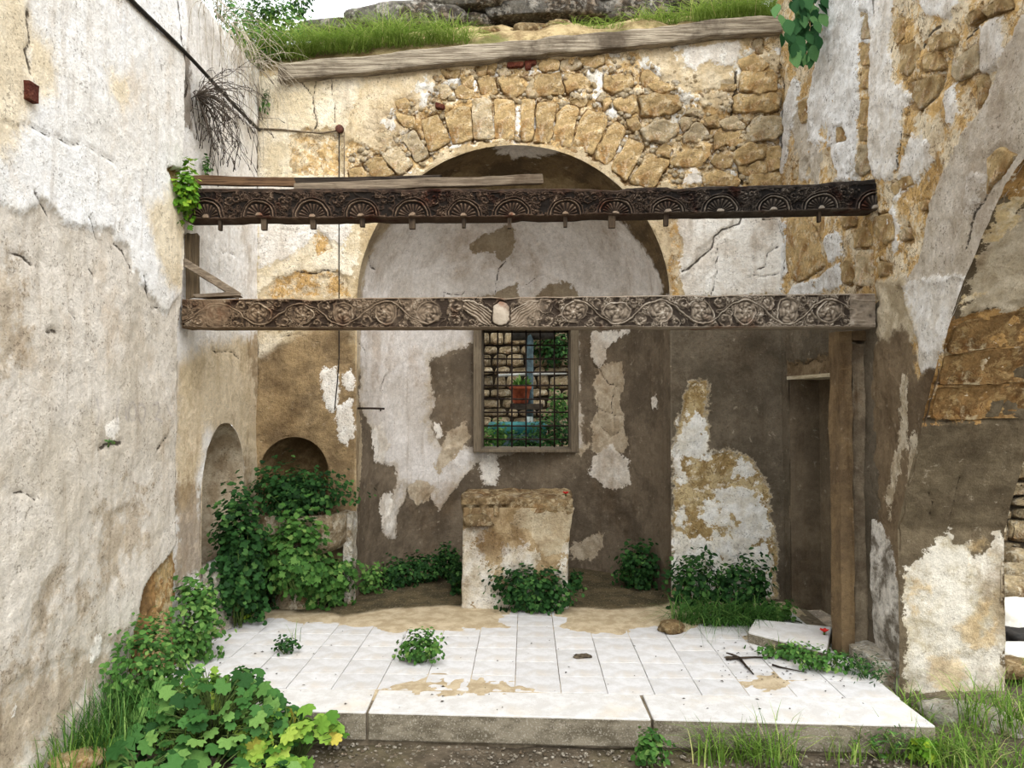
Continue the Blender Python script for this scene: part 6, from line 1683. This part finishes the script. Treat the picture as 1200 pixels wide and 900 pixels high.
# ================================================================== BEYOND THE WINDOW AND THE ARCH
M_ystone = stone_mat('yard_stone', (176,158,124), (128,108,78), (196,184,158), 7, wamt=.4, vary=.5)
M_ymort = plain_mat('yard_mortar', (66,56,42), (40,34,26), 6)
def rubble_wall(name, o, ud, n, u0, u1, v0, v1, label, sw=(.16, .34), sh_=(.11, .19), seed=0):
    r_ = np.random.default_rng(seed); sf = Plane(o, ud, n)
    b = MB(); V = [sf.pos(np.array(u), np.array(v), np.array(h)) for h in (-.5, -.02) for (u, v) in ((u0, v0), (u1, v0), (u1, v1), (u0, v1))]
    b.add(V, [(3,2,1,0),(4,5,6,7),(0,1,5,4),(1,2,6,5),(2,3,7,6),(3,0,4,7)])
    w = b.build(name, M_ymort, None, False); tag(w, label, 'wall', kind='structure')
    v = v0; k = 0
    while v < v1 - .03:
        h = r_.uniform(*sh_); u = u0 + r_.uniform(-.1, 0)
        while u < u1:
            l = r_.uniform(*sw); g = .012
            Q = np.array([(u + g, v + g + r_.uniform(0, .02)), (u + l * .5, v + g * .6), (u + l - g, v + g + r_.uniform(0, .025)), (u + l - g - r_.uniform(0, .02), v + h - g), (u + l * .5, v + h - g * .5 + r_.uniform(-.01, .01)), (u + g + r_.uniform(0, .03), v + h - g - r_.uniform(0, .02))])
            stone_uv(sf, Q, M_ystone, w, 'stone', r_.uniform(.02, .07), .05, .03, seed * 50 + k, .02, .008); k += 1
            u += l
        v += h
    return w
rubble_wall('wall_yard', (0, 10.6, 0), (1, 0, 0), (0, -1, 0), -1.55, 1.4, .70, 3.2, 'rubble stone wall of the yard seen through the window', seed=3)
rubble_wall('wall_outside', (0, 7.2, 0), (1, 0, 0), (0, -1, 0), 3.6, 5.4, .15, 2.6, 'rubble stone wall outside seen past the arch jamb', seed=4, sw=(.2, .4), sh_=(.1, .22))
# yard bits
post = MB(); pt = on_y(621, 392, 9.6); pb_ = on_y(621, 560, 9.6)
M_bluegrey = plain_mat('blue_grey_paint', (74,92,96), (50,64,68), 12, .6)
post.tube([pb_, pt], .045, 8); o = post.build('yard_post', M_bluegrey); tag(o, 'blue-grey post standing in the yard behind the window', 'post')
bk = MB(); bk.tube([on_y(600, 393, 9.62), on_y(650, 391, 9.62)], .07, 6); tag(bk.build('yard_crossbar', plain_mat('dark_crossbar', (60,56,50), (40,38,34), 12)), 'dark crossbar on top of the yard post', 'bar')
b = MB(); b.tube([on_y(612, 440, 9.6) + [-.3, 0, 0], on_y(664, 437, 9.6)], .018, 6); tag(b.build('yard_pipe', plain_mat('white_pipe', (196,196,190), (160,160,154), 10)), 'white pipe running across behind the window bars', 'pipe')
pot = empty('flower_pot', tuple(on_y(610, 473, 9.45))); tag(pot, 'terracotta flower pot with a plant behind the window', 'flower pot')
V, Fc = lathe([(0.001, 0), (.085, 0), (.095, .02), (.12, .17), (.135, .175), (.138, .21), (.125, .212), (.115, .17), (.001, .165)], 24)
b = MB(); b.add(V, Fc); b.build('pot', plain_mat('terracotta', (140,72,46), (104,50,32), 14), pot)
r_ = np.random.default_rng(8); b = MB()
for i in range(70):
    d = r_.normal(size=3); d[2] = abs(d[2]); d /= np.linalg.norm(d); Fm = frame(d + [0, 0, .5], r_.normal(size=3)); b.add(TPL['narrow'][0] @ Fm.T * .2 * r_.uniform(.6, 1.1) + [0, 0, .17], TPL['narrow'][1], r_.uniform(.2, 1))
tag(b.build('foliage', M_leaf_m, pot, tint=True), kind='stuff')
b = MB(); zz = on_y(617, 474, 9.45)
tag(pbox('pot_shelf', zz[0] - .2, zz[0] + .2, 9.3, 9.65, zz[2] - .06, zz[2] - .0 - .001 + on_y(610, 473, 9.45)[2] - zz[2], M_wood_d, 3, (4, 4, 2), .004), 'dark shelf board under the flower pot', 'shelf')
# turquoise tank lying on its side
M_turq = plain_mat('turquoise_paint', (58,122,120), (38,90,92), 8, .45)
tank = empty('water_tank', tuple(on_y(605, 505, 9.2))); tag(tank, 'turquoise tank lying on its side in the yard', 'tank')
p_ = on_y(572, 502, 9.2) - np.array(tank.location); q_ = on_y(641, 502, 9.2) - np.array(tank.location)
V, Fc = lathe([(0.001, 0), (.05, .0), (.075, .015), (.08, .05), (.08, .33), (.084, .335), (.084, .35), (.08, .355), (.08, .66), (.075, .69), (.05, .705), (.001, .705)], 24)
b = MB(); b.add(np.stack([p_[0] + V[:, 2], V[:, 0], p_[2] + V[:, 1]], 1), Fc); b.build('body', M_turq, tank)
b = MB(); b.tube([(p_[0] + .5, 0, .03), (p_[0] + .5, 0, .17)], .035, 10); b.build('neck', plain_mat('tank_neck', (170,180,176), (130,140,136), 10), tank)
b = MB(); b.box((p_[0] + .05, -.08, .66 - tank.location[2]), (p_[0] + .65, .08, p_[2] - .07)); b.build('stand', M_bluegrey, tank, False)
# yard ground and greens
X_, Y_ = np.meshgrid(np.linspace(-2.5, 2.2, 30), np.linspace(8.15, 10.65, 20), indexing='ij'); Z_ = .70 + fbm(X_, Y_, 2, 3, 3) * .03 + .36 * sstep(9.2 - Y_, 0, .5)
ii = np.arange(X_.size).reshape(X_.shape); Fq = np.stack([ii[:-1, :-1].ravel(), ii[1:, :-1].ravel(), ii[1:, 1:].ravel(), ii[:-1, 1:].ravel()], 1)
tag(link('yard_ground', mesh('yard_ground', np.stack([X_.ravel(), Y_.ravel(), Z_.ravel()], 1), Fq), M_ground), 'earth of the yard behind the apse', 'ground', kind='structure')
for i, (px, py, Y, r3, n, lab) in enumerate(((578,530,8.6,(.22,.2,.17),420,'yard greenery at the lower left of the window'), (648,530,8.6,(.25,.2,.2),480,'yard greenery at the lower right of the window'), (655,498,9.0,(.14,.15,.22),220,'tall yard weed behind the right bars'), (612,532,8.5,(.2,.15,.11),260,'low yard greenery behind the middle of the sill'))):
    p = on_y(px, py, Y); bush('yard_weed', tuple(p), r3, n, .05, 'round', M_leaf_d if i % 2 else M_leaf_m, lab, seed=110 + i, stems=4)
p = on_y(650, 428, 10.45); bush('yard_ivy', tuple(p), (.30, .14, .28), 520, .07, 'ovate', M_leaf_d, 'dark ivy hanging at the upper right behind the window', seed=120, drop=1, stems=5)
# beyond the arch: white tarpaulin over a dark heap, pale slabs, stones
M_tarp = plain_mat('white_tarpaulin', (222,220,212), (196,192,180), 6, .6)
def far_rock(px, py, Y, size, mat, label, seed, name, cat, **k):
    p = on_y(px, py, Y); o = rock(name, mat, tuple(p), size, seed, **k); return tag(o, label, cat)
o = far_rock(1192, 735, 5.6, (.5, .4, .26), M_tarp, 'crumpled white tarpaulin heap outside the arch', 71, 'tarpaulin', 'tarpaulin', rough=.3)
o = far_rock(1195, 752, 5.4, (.42, .3, .14), M_cable, 'black plastic sack below the white tarpaulin', 72, 'plastic_sack', 'sack', rough=.3)
o = far_rock(1200, 778, 5.0, (.5, .3, .16), M_tarp, 'pale rounded slab outside the arch in front of the black sack', 73, 'pale_slab', 'stone', rough=.2)
o = far_rock(1186, 790, 4.8, (.3, .24, .12), M_rock, 'brown stone beside the arch jamb outside', 74, 'rock', 'rock')
for i in range(6): 
    o = far_rock(1180 + i * 9, 700 - (i % 3) * 16, 6.6 + .1 * i, (.34, .3, .24), M_ystone, ['pale rubble stone outside, nearest the jamb', 'second rubble stone outside, up from the jamb', 'third rubble stone outside by the wall', 'fourth rubble stone outside below the wall', 'fifth rubble stone outside near the picture edge', 'rubble stone outside at the very edge'][i], 80 + i, 'rubble_stone', 'stone')
